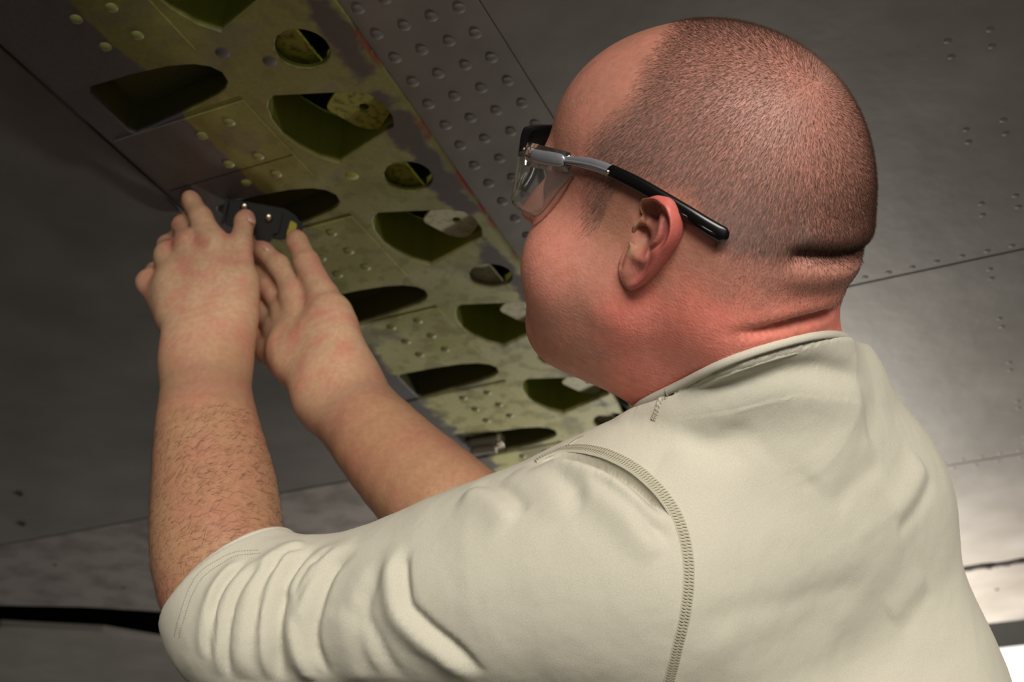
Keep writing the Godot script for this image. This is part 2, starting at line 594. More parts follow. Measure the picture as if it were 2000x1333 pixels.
func strip() -> void:
	var s := hang("structural_strip", "yellow green primed metal strip with rows of teardrop and round holes", "aircraft part")
	var holes := []
	for i in range(-1, 5):
		var u: float = U0 + PITCH * i
		holes.append(round_hole(u)); holes.append(d_hole(u)); holes.append(slot_hole(u))
	var sm := StandardMaterial3D.new()
	sm.resource_name = "strip_paint"
	sm.albedo_texture = strip_paint()
	sm.roughness = 0.55
	M.strip = sm
	var s2: StandardMaterial3D = sm.duplicate()
	s2.resource_name = "strip_plate_paint"
	s2.albedo_color = Color(1.0, 1.0, 0.97)
	s2.roughness = 0.48
	M.strip_two = s2
	part("strip_plate", strip_mesh(-0.3, 1.64, holes), sm, s)
	for i in range(-1, 5):
		var u: float = U0 + PITCH * i
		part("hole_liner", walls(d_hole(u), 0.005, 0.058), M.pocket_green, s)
		part("slot_liner", walls(slot_hole(u), 0.005, 0.05), M.slot_shade_olive, s)
		var back := part("slot_back", slab(rect(-0.70, -0.55, u - 0.04, u + 0.04), 0.034, 0.036, 0.0), M.slot_shade_olive, s)
		rivets(back, [[-0.640, u + 0.012], [-0.612, u + 0.008]], small_dome, M.slot_shade_olive, 0.034)
		# tab with a hole behind the D opening
		var tabs := poly([[-0.507, u + 0.082], [-0.484, u + 0.064], [-0.455, u + 0.070], [-0.444, u + 0.100], [-0.478, u + 0.128], [-0.492, u + 0.118]])
		tabs = rounded(tabs, 0.006, 2)
		var tb := part("bracket_tab", plate_with_hole(tabs, Vector2(-0.474, -(u + 0.094)), 0.0046, 0.010, 0.013), M.worn_green if i < 1 else M.worn_plate, s)
		# flange behind the round opening
		part("inner_flange", slab(rounded(rect(-0.512, -0.4785, u - 0.036, u + 0.036), 0.005, 2), 0.011, 0.014, 0.0005), M.worn_green if i < 2 else M.worn_plate, s)
		part("round_shade_liner", walls(round_hole(u), 0.0145, 0.06), M.cavity_black, s)  # added black tube standing for the shade inside the hole
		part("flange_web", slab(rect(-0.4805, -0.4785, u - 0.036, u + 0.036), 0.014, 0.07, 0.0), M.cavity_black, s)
	# painted plugs of old holes
	var plug := lathe(PackedVector2Array([Vector2(0, -0.0004), Vector2(0.0058, -0.0004), Vector2(0.0064, 0.0002)]), 14)
	part("plug", plug, M.plug_yellow, s, Vector3(-0.5272, 0, -0.8263), "pale yellow plug")
	part("plug", plug, M.dark_grey_paint, s, Vector3(-0.5424, 0, -0.6367))
	part("plug", plug, M.dark_grey_paint, s, Vector3(-0.5118, 0, -0.6609))
	# cover plates riveted between the slots
	for i in range(-1, 5):
		var u: float = U0 + PITCH * i
		var first: float = u + 0.0330
		var last: float = u + 0.152
		if i == -1: last = u + 0.1535
		var spans := [[first, last]]
		if i == 0: spans = [[first, u + 0.1145], [u + 0.1155, u + 0.1515]]
		for k in spans.size():
			var p := part("cover_plate", slab(rect(-0.6995, -0.5595, spans[k][0], spans[k][1]), -0.0017, -0.0002, 0.0004), M.strip_two, s)
			var spots := []
			if i == 0 and k == 0: spots = [[-0.587, u + 0.053], [-0.621, u + 0.058], [-0.591, u + 0.1045], [-0.623, u + 0.1035]]
			elif i == 0: spots = [[-0.590, u + 0.134], [-0.624, u + 0.134]]
			else:
				for row in [0.0500, 0.0855, 0.1195]:
					spots.append([-0.5925, u + row]); spots.append([-0.6260, u + row])
			rivets(p, spots, dome, M.rivet_green, -0.0016)

func skins() -> void:
	# riveted doubler right beside the strip
	var d := hang("doubler_panel", "dark grey skin doubler with four rows of dome rivets beside the strip", "aircraft panel")
	part("sheet", slab(poly([[-0.446, -0.3], [-0.3235, -0.3], [-0.3235, 1.2215], [-0.450, 1.2215]]), 0.0052, 0.0092, 0.0004), M.grey_paint, d)
	var spots := []
	var k := 0
	for v in [-0.4165, -0.3915, -0.3655, -0.3410]:
		for n in 22:
			spots.append([v, 0.483 + 0.0318 * n])
	rivets(d, spots, dome, M.rivet_grey, 0.0053)
	# big smooth panels, one behind the other
	var seams := [-0.3, 1.2218, 1.7528, 2.185]
	var labels := ["large smooth grey underside panel directly above the person's head", "grey underside panel between the two straight seams right of the neck", "grey underside panel below the second seam, ending in torn sealant"]
	for i in 3:
		var p := hang("skin_panel", labels[i], "aircraft panel", "grey underside panels")
		var left: float = [-0.3234, -0.445, -0.70][i]
		if i == 0:
			part("sheet", slab(rect(left, 1.2, seams[0], seams[1] - 0.0008), 0.006, 0.010, 0.001), M.grey_paint, p)
		elif i == 1:
			part("sheet", slab(rect(left, 1.2, seams[1] + 0.0008, seams[2] - 0.0008), 0.006, 0.010, 0.001), M.grey_paint, p)
		else:
			var torn := []
			for q in 41:
				torn.append([-0.7 + 1.9 * q / 40.0, 2.19 + rng.randf_range(-0.012, 0.012)])
			torn.append_array([[1.2, seams[2] + 0.0008], [left, seams[2] + 0.0008]])
			part("sheet", slab(poly(torn), 0.006, 0.010, 0.0), M.grey_paint, p)
			var st := begin(true)
			var pts := PackedVector3Array(); var rad := PackedFloat32Array()
			for q in 90:
				pts.append(Vector3(-0.65 + 0.9 * q / 89.0, 0.005, -2.194 + rng.randf_range(-0.004, 0.004)))
				rad.append(rng.randf_range(0.002, 0.008))
			tube(st, pts, rad, 7)
			part("sealant", done(st, true), M.cavity_black, p, Vector3.ZERO, "torn dark sealant along the edge")
		var sp := []
		if i == 0:
			for v in [0.0145, 0.0475]:
				for n in 3:
					sp.append([v, 0.872 + 0.1245 * n - 0.0]); sp.append([v, 0.8925 + 0.1245 * n])
			for n in 14: sp.append([-0.215 + 0.0251 * n, 1.2105])
		elif i == 1:
			for v in [0.0105]:
				for n in 5:
					sp.append([v, 1.248 + 0.1245 * n * 0.9]); sp.append([v, 1.268 + 0.1245 * n * 0.9])
			for n in 12: sp.append([-0.15 + 0.0251 * n, 1.741])
		else:
			for n in 8: sp.append([-0.15 + 0.0301 * n, 1.766])
		rivets(p, sp, flush, M.rivet_grey, 0.0061)
	var e := hang("edge_panel", "pale grey edge panel beyond the torn sealant line", "aircraft panel")
	part("sheet", slab(rect(-0.7, 1.2, 2.212, 2.53), 0.005, 0.012, 0.001), M.grey_paint, e)
	rivets(e, [[-0.085, 2.33], [-0.03, 2.36], [0.03, 2.34]], flush, M.cavity_black, 0.0041)
	var b := hang("rear_spar", "dark bare spar face beyond the edge panel", "aircraft part")
	part("spar_face", slab(rect(-0.7, 1.2, 2.535, 2.80), 0.03, 0.05, 0.002), M.dark_metal, b)

func left_side() -> void:
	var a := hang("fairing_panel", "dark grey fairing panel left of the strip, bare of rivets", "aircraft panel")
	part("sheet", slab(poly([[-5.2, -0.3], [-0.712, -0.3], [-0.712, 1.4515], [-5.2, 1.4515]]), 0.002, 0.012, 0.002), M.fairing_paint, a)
	rivets(a, [[-1.359, 1.298], [-1.440, 1.392]], lathe(PackedVector2Array([Vector2(0, 0.0005), Vector2(0.0036, 0.0005), Vector2(0.0042, -0.0012), Vector2(0.0062, -0.0015), Vector2(0.0068, 0.0002)]), 14), M.dark_metal, 0.0019)
	var c := hang("hinge_panel", "smeared grey panel with small dents below the fairing", "aircraft panel")
	part("sheet", slab(poly([[-5.2, 1.4535], [-0.7105, 1.4535], [-0.7105, 2.0], [-1.10, 2.03], [-1.5, 1.845], [-1.619, 1.761], [-1.758, 1.69], [-2.0, 1.60], [-5.2, 1.475]]), 0.003, 0.013, 0.002), M.smeared_paint, c)
	rivets(c, [[-1.52, 1.56], [-1.49, 1.70]], flush, M.cavity_black, 0.0029)
	var f := hang("flap_panel", "smooth grey flap panel beyond the dark hinge gap", "aircraft panel")
	part("sheet", slab(poly([[-5.2, 1.70], [-2.0, 1.83], [-1.854, 1.792], [-1.696, 1.897], [-1.623, 2.01], [-1.3, 2.2], [-0.7105, 2.35], [-0.7105, 2.75], [-5.2, 2.75]]), 0.006, 0.018, 0.004), M.grey_paint, f)

# ---------------------------------------------------------------- bodies: distance fields meshed as surface nets
class Bones:
	var a := PackedVector3Array()
	var ab := PackedVector3Array()
	var inv := PackedFloat32Array()
	var ra := PackedFloat32Array()
	var dr := PackedFloat32Array()
	var k := 0.01
	func _init(k_: float) -> void:
		k = k_
	func add(p: Vector3, q: Vector3, r0: float, r1: float) -> Bones:
		a.append(p); ab.append(q - p)
		inv.append(1.0 / maxf((q - p).length_squared(), 1e-9))
		ra.append(r0); dr.append(r1 - r0)
		return self
	func chain(pts: Array, rad: Array) -> Bones:
		for i in pts.size() - 1: add(pts[i], pts[i + 1], rad[i], rad[i + 1])
		return self
	# a smooth limb through the points: many short bones, so that joints do not swell
	func limb(pts: Array, rad: Array, n := 4) -> Bones:
		var last: Vector3 = pts[0]; var lr: float = rad[0]
		for i in pts.size() - 1:
			var p0: Vector3 = pts[maxi(i - 1, 0)]; var p1: Vector3 = pts[i]; var p2: Vector3 = pts[i + 1]; var p3: Vector3 = pts[mini(i + 2, pts.size() - 1)]
			for j in range(1, n + 1):
				var t := float(j) / n
				var q := p1.cubic_interpolate(p2, p0, p3, t)
				var r: float = cubic_interpolate(rad[i], rad[i + 1], rad[maxi(i - 1, 0)], rad[mini(i + 2, pts.size() - 1)], t)
				add(last, q, lr, r)
				last = q; lr = r
		return self
	# a quick lower bound of the distance: that to the box round all bones
	var lo := Vector3.ONE * 1e3
	var hi := Vector3.ONE * -1e3
	func gap(p: Vector3) -> float:
		if hi.x < lo.x:
			for i in a.size():
				var r := maxf(ra[i], ra[i] + dr[i]) + k
				lo = lo.min(a[i] - Vector3.ONE * r).min(a[i] + ab[i] - Vector3.ONE * r)
				hi = hi.max(a[i] + Vector3.ONE * r).max(a[i] + ab[i] + Vector3.ONE * r)
		return (lo - p).max(p - hi).max(Vector3.ZERO).length()
	func d(p: Vector3) -> float:
		var best := 1e3
		for i in a.size():
			var pa := p - a[i]
			var t := clampf(pa.dot(ab[i]) * inv[i], 0.0, 1.0)
			var e := (pa - ab[i] * t).length() - ra[i] - dr[i] * t
			var h := maxf(k - absf(best - e), 0.0) / k
			best = minf(best, e) - h * h * k * 0.25
		return best

static func smin(a: float, b: float, k: float) -> float:
	var h := maxf(k - absf(a - b), 0.0) / k
	return minf(a, b) - h * h * k * 0.25

static func smax(a: float, b: float, k: float) -> float:
	var h := maxf(k - absf(a - b), 0.0) / k
	return maxf(a, b) + h * h * k * 0.25

static func ell(p: Vector3, c: Vector3, r: Vector3) -> float:
	var q := p - c
	var k0 := (q / r).length()
	var k1 := (q / (r * r)).length()
	return k0 * (k0 - 1.0) / maxf(k1, 1e-6)

static func cap(p: Vector3, a: Vector3, b: Vector3, r0: float, r1: float) -> float:
	var pa := p - a
	var ba := b - a
	var t := clampf(pa.dot(ba) / ba.length_squared(), 0.0, 1.0)
	return (pa - ba * t).length() - lerpf(r0, r1, t)

class Hull:
	var v := PackedVector3Array()
	var n := PackedVector3Array()
	var c := PackedColorArray()
	var i := PackedInt32Array()
	func mesh() -> ArrayMesh:
		var arr := []
		arr.resize(Mesh.ARRAY_MAX)
		arr[Mesh.ARRAY_VERTEX] = v
		arr[Mesh.ARRAY_NORMAL] = n
		if c.size() == v.size(): arr[Mesh.ARRAY_COLOR] = c
		arr[Mesh.ARRAY_INDEX] = i
		var m := ArrayMesh.new()
		m.add_surface_from_arrays(Mesh.PRIMITIVE_TRIANGLES, arr)
		return m

# runs work(k) for k = 0..n-1 on all processors, each returning its own result
func spread(n: int, work: Callable) -> Array:
	var res := []
	res.resize(n)
	var job := func(k: int) -> void: res[k] = work.call(k)
	var id := WorkerThreadPool.add_group_task(job, n, -1, true)
	WorkerThreadPool.wait_for_group_task_completion(id)
	return res

# f: distance; adds its surface to `out`, returns the index of the first new vertex
func nets(out: Hull, lo: Vector3, hi: Vector3, cell: float, f: Callable) -> int:
	var first := out.v.size()
	var B := 4
	var bx := int(ceil((hi.x - lo.x) / cell / B)); var by := int(ceil((hi.y - lo.y) / cell / B)); var bz := int(ceil((hi.z - lo.z) / cell / B))
	var nx := bx * B + 1; var ny := by * B + 1; var nz := bz * B + 1
	var val := PackedFloat32Array(); val.resize(nx * ny * nz); val.fill(1e9)
	var idx := PackedInt32Array(); idx.resize(nx * ny * nz); idx.fill(-1)
	var sy := nx; var sz := nx * ny
	var reach := cell * B * 0.87 * 1.25 + cell
	# blocks near the surface, layer by layer; each gives [blocks, values]
	var layers := spread(bz, func(k: int) -> Array:
		var live := PackedInt32Array()
		var got := PackedFloat32Array()
		for j in by:
			for i in bx:
				var c := lo + Vector3(i * B + B * 0.5, j * B + B * 0.5, k * B + B * 0.5) * cell
				if absf(f.call(c)) < reach:
					live.append(i * B + j * B * sy + k * B * sz)
					for z in B + 1:
						for y in B + 1:
							for x in B + 1:
								got.append(f.call(lo + Vector3(i * B + x, j * B + y, k * B + z) * cell))
		return [live, got])
	var live := PackedInt32Array()
	for l in layers:
		var lb: PackedInt32Array = l[0]; var lv: PackedFloat32Array = l[1]
		live.append_array(lb)
		var r := 0
		for b in lb:
			for z in B + 1:
				for y in B + 1:
					for x in B + 1:
						val[b + x + y * sy + z * sz] = lv[r]
						r += 1
	var corner := PackedInt32Array([0, 1, sy, sy + 1, sz, sz + 1, sz + sy, sz + sy + 1])
	var ea := PackedInt32Array([0, 2, 4, 6, 0, 1, 4, 5, 0, 1, 2, 3]); var eb := PackedInt32Array([1, 3, 5, 7, 2, 3, 6, 7, 4, 5, 6, 7])
	var cp := PackedVector3Array([Vector3(0, 0, 0), Vector3(1, 0, 0), Vector3(0, 1, 0), Vector3(1, 1, 0), Vector3(0, 0, 1), Vector3(1, 0, 1), Vector3(0, 1, 1), Vector3(1, 1, 1)])
	var cells := PackedInt32Array()
	for b in live:
		for z in B:
			for y in B:
				for x in B:
					var at := b + x + y * sy + z * sz
					var neg := 0
					for q in 8:
						if val[at + corner[q]] < 0.0: neg += 1
					if neg == 0 or neg == 8: continue
					var s := Vector3.ZERO
					var m := 0
					for e in 12:
						var va := val[at + corner[ea[e]]]; var vb := val[at + corner[eb[e]]]
						if (va < 0.0) != (vb < 0.0):
							s += cp[ea[e]].lerp(cp[eb[e]], va / (va - vb)); m += 1
					var ix := at % nx; var iy := (at / nx) % ny; var iz := at / sz
					idx[at] = out.v.size()
					cells.append(at)
					out.v.append(lo + (Vector3(ix, iy, iz) + s / m) * cell)
	for at in cells:
		var v0 := val[at]
		for ax in 3:
			var step: int = [1, sy, sz][ax]
			var v1 := val[at + step]
			if (v0 < 0.0) == (v1 < 0.0): continue
			var s1: int = [sy, sz, 1][ax]; var s2: int = [sz, 1, sy][ax]
			if at - s1 - s2 < 0: continue
			var a := idx[at]; var b := idx[at - s1]; var c := idx[at - s1 - s2]; var d := idx[at - s2]
			if a < 0 or b < 0 or c < 0 or d < 0: continue
			if v0 < 0.0: out.i.append_array(PackedInt32Array([a, c, b, a, d, c]))
			else: out.i.append_array(PackedInt32Array([a, b, c, a, c, d]))
	# settle each vertex on the surface and take its normal from the field
	var h := cell * 0.4
	var pts := out.v.slice(first)
	var parts := 16
	var done_ := spread(parts, func(k: int) -> Array:
		var vs := PackedVector3Array(); var ns := PackedVector3Array()
		for q in range(pts.size() * k / parts, pts.size() * (k + 1) / parts):
			var p := pts[q]
			var nn := Vector3.UP
			for it in 2:
				var d0: float = f.call(p + Vector3(h, -h, -h)); var d1: float = f.call(p + Vector3(-h, -h, h)); var d2: float = f.call(p + Vector3(-h, h, -h)); var d3: float = f.call(p + Vector3(h, h, h))
				var g := Vector3(1, -1, -1) * d0 + Vector3(-1, -1, 1) * d1 + Vector3(-1, 1, -1) * d2 + Vector3(1, 1, 1) * d3
				nn = g.normalized()
				if it == 0:
					p -= nn * clampf((d0 + d1 + d2 + d3) * 0.25 / maxf(g.length() / (4.0 * h), 0.3), -cell, cell)
			vs.append(p); ns.append(nn)
		return [vs, ns])
	out.v.resize(first)
	for l in done_:
		out.v.append_array(l[0]); out.n.append_array(l[1])
	return first

# normals again from the faces, after vertices were moved
func relax_normals(s: Hull, first := 0) -> void:
	for q in range(first, s.n.size()): s.n[q] = Vector3.ZERO
	for t in range(0, s.i.size(), 3):
		var a := s.i[t]; var b := s.i[t + 1]; var c := s.i[t + 2]
		if a < first: continue
		var fn := (s.v[c] - s.v[a]).cross(s.v[b] - s.v[a])
		s.n[a] += fn; s.n[b] += fn; s.n[c] += fn
	for q in range(first, s.n.size()): s.n[q] = s.n[q].normalized()

# ---------------------------------------------------------------- the head, in its own axes: x to the left ear, y to the crown, z to the nose
var neck_a: Vector3
var neck_b: Vector3
var neck_c: Vector3
var folds := []      # grooves in the nape: [points, depth, width]

func head(p: Vector3) -> float:
	var q := Vector3(absf(p.x), p.y, p.z)
	var d := ell(p, Vector3(0, 0.041, -0.006), Vector3(0.0815, 0.0935, 0.1075))
	d = smin(d, ell(p, Vector3(0, 0.016, -0.050), Vector3(0.066, 0.060, 0.057)), 0.03)
	d = smin(d, ell(p, Vector3(0, 0.044, 0.044), Vector3(0.061, 0.056, 0.054)), 0.03)
	d = smin(d, ell(p, Vector3(0, -0.030, 0.048), Vector3(0.064, 0.075, 0.054)), 0.025)
	d = smin(d, ell(q, Vector3(0.040, -0.045, 0.058), Vector3(0.036, 0.040, 0.038)), 0.025)
	d = smin(d, cap(q, Vector3(0.046, -0.054, 0.012), Vector3(0.014, -0.098, 0.070), 0.024, 0.021), 0.04)
	d = smin(d, cap(p, Vector3(-0.012, -0.098, 0.080), Vector3(0.012, -0.098, 0.080), 0.016, 0.016), 0.02)
	# brow and nose
	d = smin(d, cap(q, Vector3(0.008, 0.026, 0.102), Vector3(0.040, 0.025, 0.090), 0.008, 0.008), 0.014)
	d = smax(d, -(q - Vector3(0.032, 0.006, 0.118)).length() + 0.024, 0.014)
	d = smin(d, (q - Vector3(0.031, 0.005, 0.083)).length() - 0.0145, 0.006)
	d = smin(d, cap(p, Vector3(0, 0.018, 0.098), Vector3(0, -0.022, 0.121), 0.007, 0.0105), 0.014)
	d = smin(d, (q - Vector3(0.011, -0.026, 0.108)).length() - 0.008, 0.008)
	# lips
	d = smin(d, cap(q, Vector3(0, -0.052, 0.103), Vector3(0.017, -0.055, 0.095), 0.006, 0.003), 0.006)
	d = smin(d, cap(q, Vector3(0, -0.064, 0.101), Vector3(0.015, -0.061, 0.094), 0.0065, 0.003), 0.006)
	# neck and the flesh under the jaw
	d = smin(d, cap(p, neck_a, neck_b, 0.066, 0.069), 0.055)
	d = smin(d, cap(p, neck_b, neck_c, 0.068, 0.080), 0.03)
	d = smin(d, ell(p, Vector3(0, -0.088, 0.030), Vector3(0.046, 0.034, 0.052)), 0.035)
	# the fleshy roll at the nape
	d = smin(d, ell(p, Vector3(0.0, -0.052, -0.056), Vector3(0.056, 0.033, 0.027)), 0.035)
	# hollow of the ear
	d = smax(d, -ell(q, Vector3(0.0880, 0.005, -0.0085), Vector3(0.0135, 0.0185, 0.0095)), 0.002)
	return d

func nape(p: Vector3) -> float:
	# grooves between the rolls: depth taken out along the normal
	var out := 0.0
	for f in folds:
		var pts: Array = f[0]
		var best := 1.0
		var along := 0.0
		for i in pts.size() - 1:
			var a: Vector3 = pts[i]; var b: Vector3 = pts[i + 1]
			var t := clampf((p - a).dot(b - a) / (b - a).length_squared(), 0.0, 1.0)
			var e := (p - a - (b - a) * t).length()
			if e < best:
				best = e
				along = (i + t) / (pts.size() - 1)
		var fade := smoothstep(0.0, f[3], along) * smoothstep(1.0, 1.0 - f[4], along)
		out += f[1] * fade * (exp(-(best / f[2]) ** 2) - 0.35 * exp(-((best - 2.4 * f[2]) / (1.6 * f[2])) ** 2))
	return out

# the ear's outline in (y, z) of the head, from the root of the helix over the top, down to the lobe and back up
const EAR := [[0.0149, -0.0026], [0.0205, 0.0], [0.0265, -0.0029], [0.0293, -0.0098], [0.0306, -0.0150], [0.0300, -0.0210], [0.0281, -0.0270], [0.0234, -0.0312], [0.0178, -0.0338], [0.0102, -0.0347], [0.0027, -0.0331], [-0.0057, -0.0293], [-0.0153, -0.0245], [-0.0241, -0.0190], [-0.0318, -0.0119], [-0.0361, -0.0051], [-0.0352, 0.0014], [-0.0307, 0.0060], [-0.0238, 0.0079], [-0.0164, 0.0080], [-0.0089, 0.0074], [-0.0006, 0.0056], [0.0080, 0.0020]]
const EAR_RIM := [0.5, 0.8, 1.0, 1.1, 1.15, 1.1, 1.05, 1.0, 1.0, 0.95, 0.85, 0.7, 0.55, 0.4, 0.25, 0.15, 0.1, 0.0, 0.0, 0.0, 0.0, 0.0, 0.1]

static func near_line(p: Vector2, pts: Array) -> float:
	var best := 1.0
	for i in pts.size() - 1:
		var a: Vector2 = pts[i]; var ab: Vector2 = pts[i + 1] - pts[i]
		var t := clampf((p - a).dot(ab) / ab.length_squared(), 0.0, 1.0)
		best = minf(best, (p - a - ab * t).length())
	return best

static func hump(d: float, w: float) -> float:
	return exp(-(d / w) * (d / w))

func ear_height(q: Vector2, de: float, rim: float) -> float:
	var x := 0.0838 + 0.0125 * smoothstep(0.002, -0.034, q.y)
	x += 0.0042 * rim * hump(de - 0.0036, 0.0030) - 0.0036 * rim * hump(de - 0.0100, 0.0032)
	x -= 0.0034 * clampf(1.0 - de / 0.0034, 0.0, 1.0) ** 2
	x += 0.0030 * hump(near_line(q, [Vector2(0.019, -0.0215), Vector2(0.007, -0.0225), Vector2(-0.004, -0.0190), Vector2(-0.012, -0.0130)]), 0.0050)
	var c := (q - Vector2(0.0150, -0.0110)).rotated(0.35)
	x -= 0.0115 * hump(Vector2(c.x / 0.0054, c.y / 0.0066).length(), 1.0)
	c = q - Vector2(-0.0015, -0.0080)
	x -= 0.0100 * hump(Vector2(c.x / 0.0072, c.y / 0.0058).length(), 1.0)
	x -= 0.0090 * hump((q - Vector2(0.0020, -0.0046)).length(), 0.0030)
	x -= 0.0050 * hump(near_line(q, [Vector2(0.001, -0.0040), Vector2(-0.0046, -0.0004)]), 0.0022)
	x += 0.0034 * hump((q - Vector2(0.0045, 0.0012)).length(), 0.0042)
	x += 0.0024 * hump((q - Vector2(-0.0130, -0.0070)).length(), 0.0048)
	x += 0.0026 * hump((q - Vector2(-0.0265, -0.0040)).length(), 0.0075)
	x -= 0.0014 * hump(near_line(q, [Vector2(-0.010, 0.0035), Vector2(-0.022, 0.0045)]), 0.0022)
	return x

func ear_mesh() -> Hull:
	var h := Hull.new()
	var c := Vector2(-0.003, -0.0130)
	var n := 132
	var m := 34
	var cnt := EAR.size()
	for i in n:
		var f := float(i) * cnt / n
		var k := int(f)
		var t := f - k
		var pt := []
		for o in [-1, 0, 1, 2]:
			var e: Array = EAR[(k + o + cnt) % cnt]
			pt.append(Vector2(e[0], e[1]))
		var o2: Vector2 = pt[1].cubic_interpolate(pt[2], pt[0], pt[3], t)
		var rim: float = lerpf(EAR_RIM[k], EAR_RIM[(k + 1) % cnt], t)
		var front := smoothstep(-0.004, 0.004, o2.y)
		var sink := front * lerpf(0.0012, 0.0042, smoothstep(-0.022, -0.012, o2.x))
		for j in m + 4:
			if j <= m:
				var r := pow(float(j) / m, 0.85)
				var q := c.lerp(o2, r)
				var de := (1.0 - r) * c.distance_to(o2)
				var x := ear_height(q, de, rim) - sink * smoothstep(0.010, 0.0, de)
				h.v.append(Vector3(x, q.x, q.y))
				h.c.append(ear_colour(Vector3(x, q.x, q.y), de))
			else:
				var back: float = [0.0, 0.0, 0.0, 0.0][j - m - 1] + (j - m) / 3.0
				var q := c.lerp(o2, 1.0 - 0.16 * back * back + 0.012 * sin(PI * back))
				h.v.append(Vector3(lerpf(ear_height(o2, 0.0, rim) - sink, 0.0760, clampf(back, 0.0, 1.0)), q.x, q.y))
				h.c.append(ear_colour(Vector3(0, q.x, q.y), 0.0))
	var w := m + 4
	for i in n:
		var i2 := (i + 1) % n
		for j in w - 1:
			var a := i * w + j; var b := i2 * w + j; var d := i * w + j + 1; var e := i2 * w + j + 1
			h.i.append_array(PackedInt32Array([a, b, e, a, e, d]))
	h.n.resize(h.v.size())
	relax_normals(h)
	# the middle point is shared by every spoke
	var mid := Vector3.ZERO
	for i in n: mid += h.n[i * w]
	for i in n: h.n[i * w] = mid.normalized()
	# front must look outward
	if h.n[5 * w + 12].x < 0.0:
		for t in range(0, h.i.size(), 3):
			var z := h.i[t + 1]; h.i[t + 1] = h.i[t + 2]; h.i[t + 2] = z
		for q in h.n.size(): h.n[q] = -h.n[q]
	return h

# ---------------------------------------------------------------- arms and hands, in world axes
var arm_l: Bones
var arm_r: Bones
var hands := []

func hand_field(h: Dictionary, p: Vector3) -> float:
	var palm: float = h.palm.d(p)
	var d := palm
	for f in h.fingers:
		d = minf(d, smin(palm, f.d(p), 0.010))
	if h.arm.gap(p) < d + 0.03: d = smin(d, h.arm.d(p), 0.022)
	return d

func build_hand(arm: Bones, palm: Array, fingers: Array) -> Dictionary:
	var b := Bones.new(0.016)
	for q in palm: b.add(q[0], q[1], q[2], q[3])
	var out := {"arm": arm, "palm": b, "fingers": []}
	for f in fingers:
		var c := Bones.new(0.005)
		c.chain(f[0], f[1])
		out.fingers.append(c)
	return out

# ---------------------------------------------------------------- the shirt
var torso: Bones
var sleeve: Bones
var sleeve_r: Bones
var cuff_at: Vector3
var cuff_n: Vector3
var neck_axis: Array
const NECK_NEAR := Vector3(0.1493, 1.5860, -0.7357)

func shirt_body(p: Vector3) -> float:
	var d := torso.d(p)
	if sleeve.gap(p) < d + 0.05: d = smin(d, sleeve.d(p), 0.045)
	if sleeve_r.gap(p) < d + 0.05: d = smin(d, sleeve_r.d(p), 0.045)
	return d

func shirt(p: Vector3) -> float:
	var d := shirt_body(p)
	# the neckband hugs the neck
	var far_neck := cap(p, neck_axis[0], NECK_NEAR, 0.0, 0.0)
	if far_neck < 0.14:
		d = smin(d, world_head(p) - 0.0042 + maxf(far_neck - 0.085, 0.0) * 0.9, 0.02)
	# so does the cuff the forearm
	if (p - cuff_at).length_squared() < 0.02:
		d = smin(d, arm_l.d(p) - 0.0050, 0.015)
	d = smax(d, (p - cuff_at).dot(cuff_n), 0.006)
	d = maxf(d, 0.945 - p.y)
	# open neckline
	if far_neck < 0.135: d = smax(d, (p - neck_axis[0]).dot(neck_axis[1]), 0.006)
	return d

func cam_ray(px: float, py: float) -> Vector3:
	var fl := 666.5 / tan(deg_to_rad(15.0))
	var c := Vector3((px - 1000.0) / fl, -(py - 666.5) / fl, -1.0)
	return Vector3(c.x, c.y * cos(PI / 6) - c.z * sin(PI / 6) * 1.0, c.y * sin(PI / 6) + c.z * cos(PI / 6)).normalized()

func hit(px: float, py: float, f: Callable, start := 0.55) -> Vector3:
	var r := cam_ray(px, py)
	var t := start
	for i in 200:
		var d: float = f.call(EYE + r * t)
		if absf(d) < 0.0001: break
		t += d * 0.8
		if t > 2.0: return Vector3.INF
	return EYE + r * t

func world_head(p: Vector3) -> float:
	return head(HI * p)

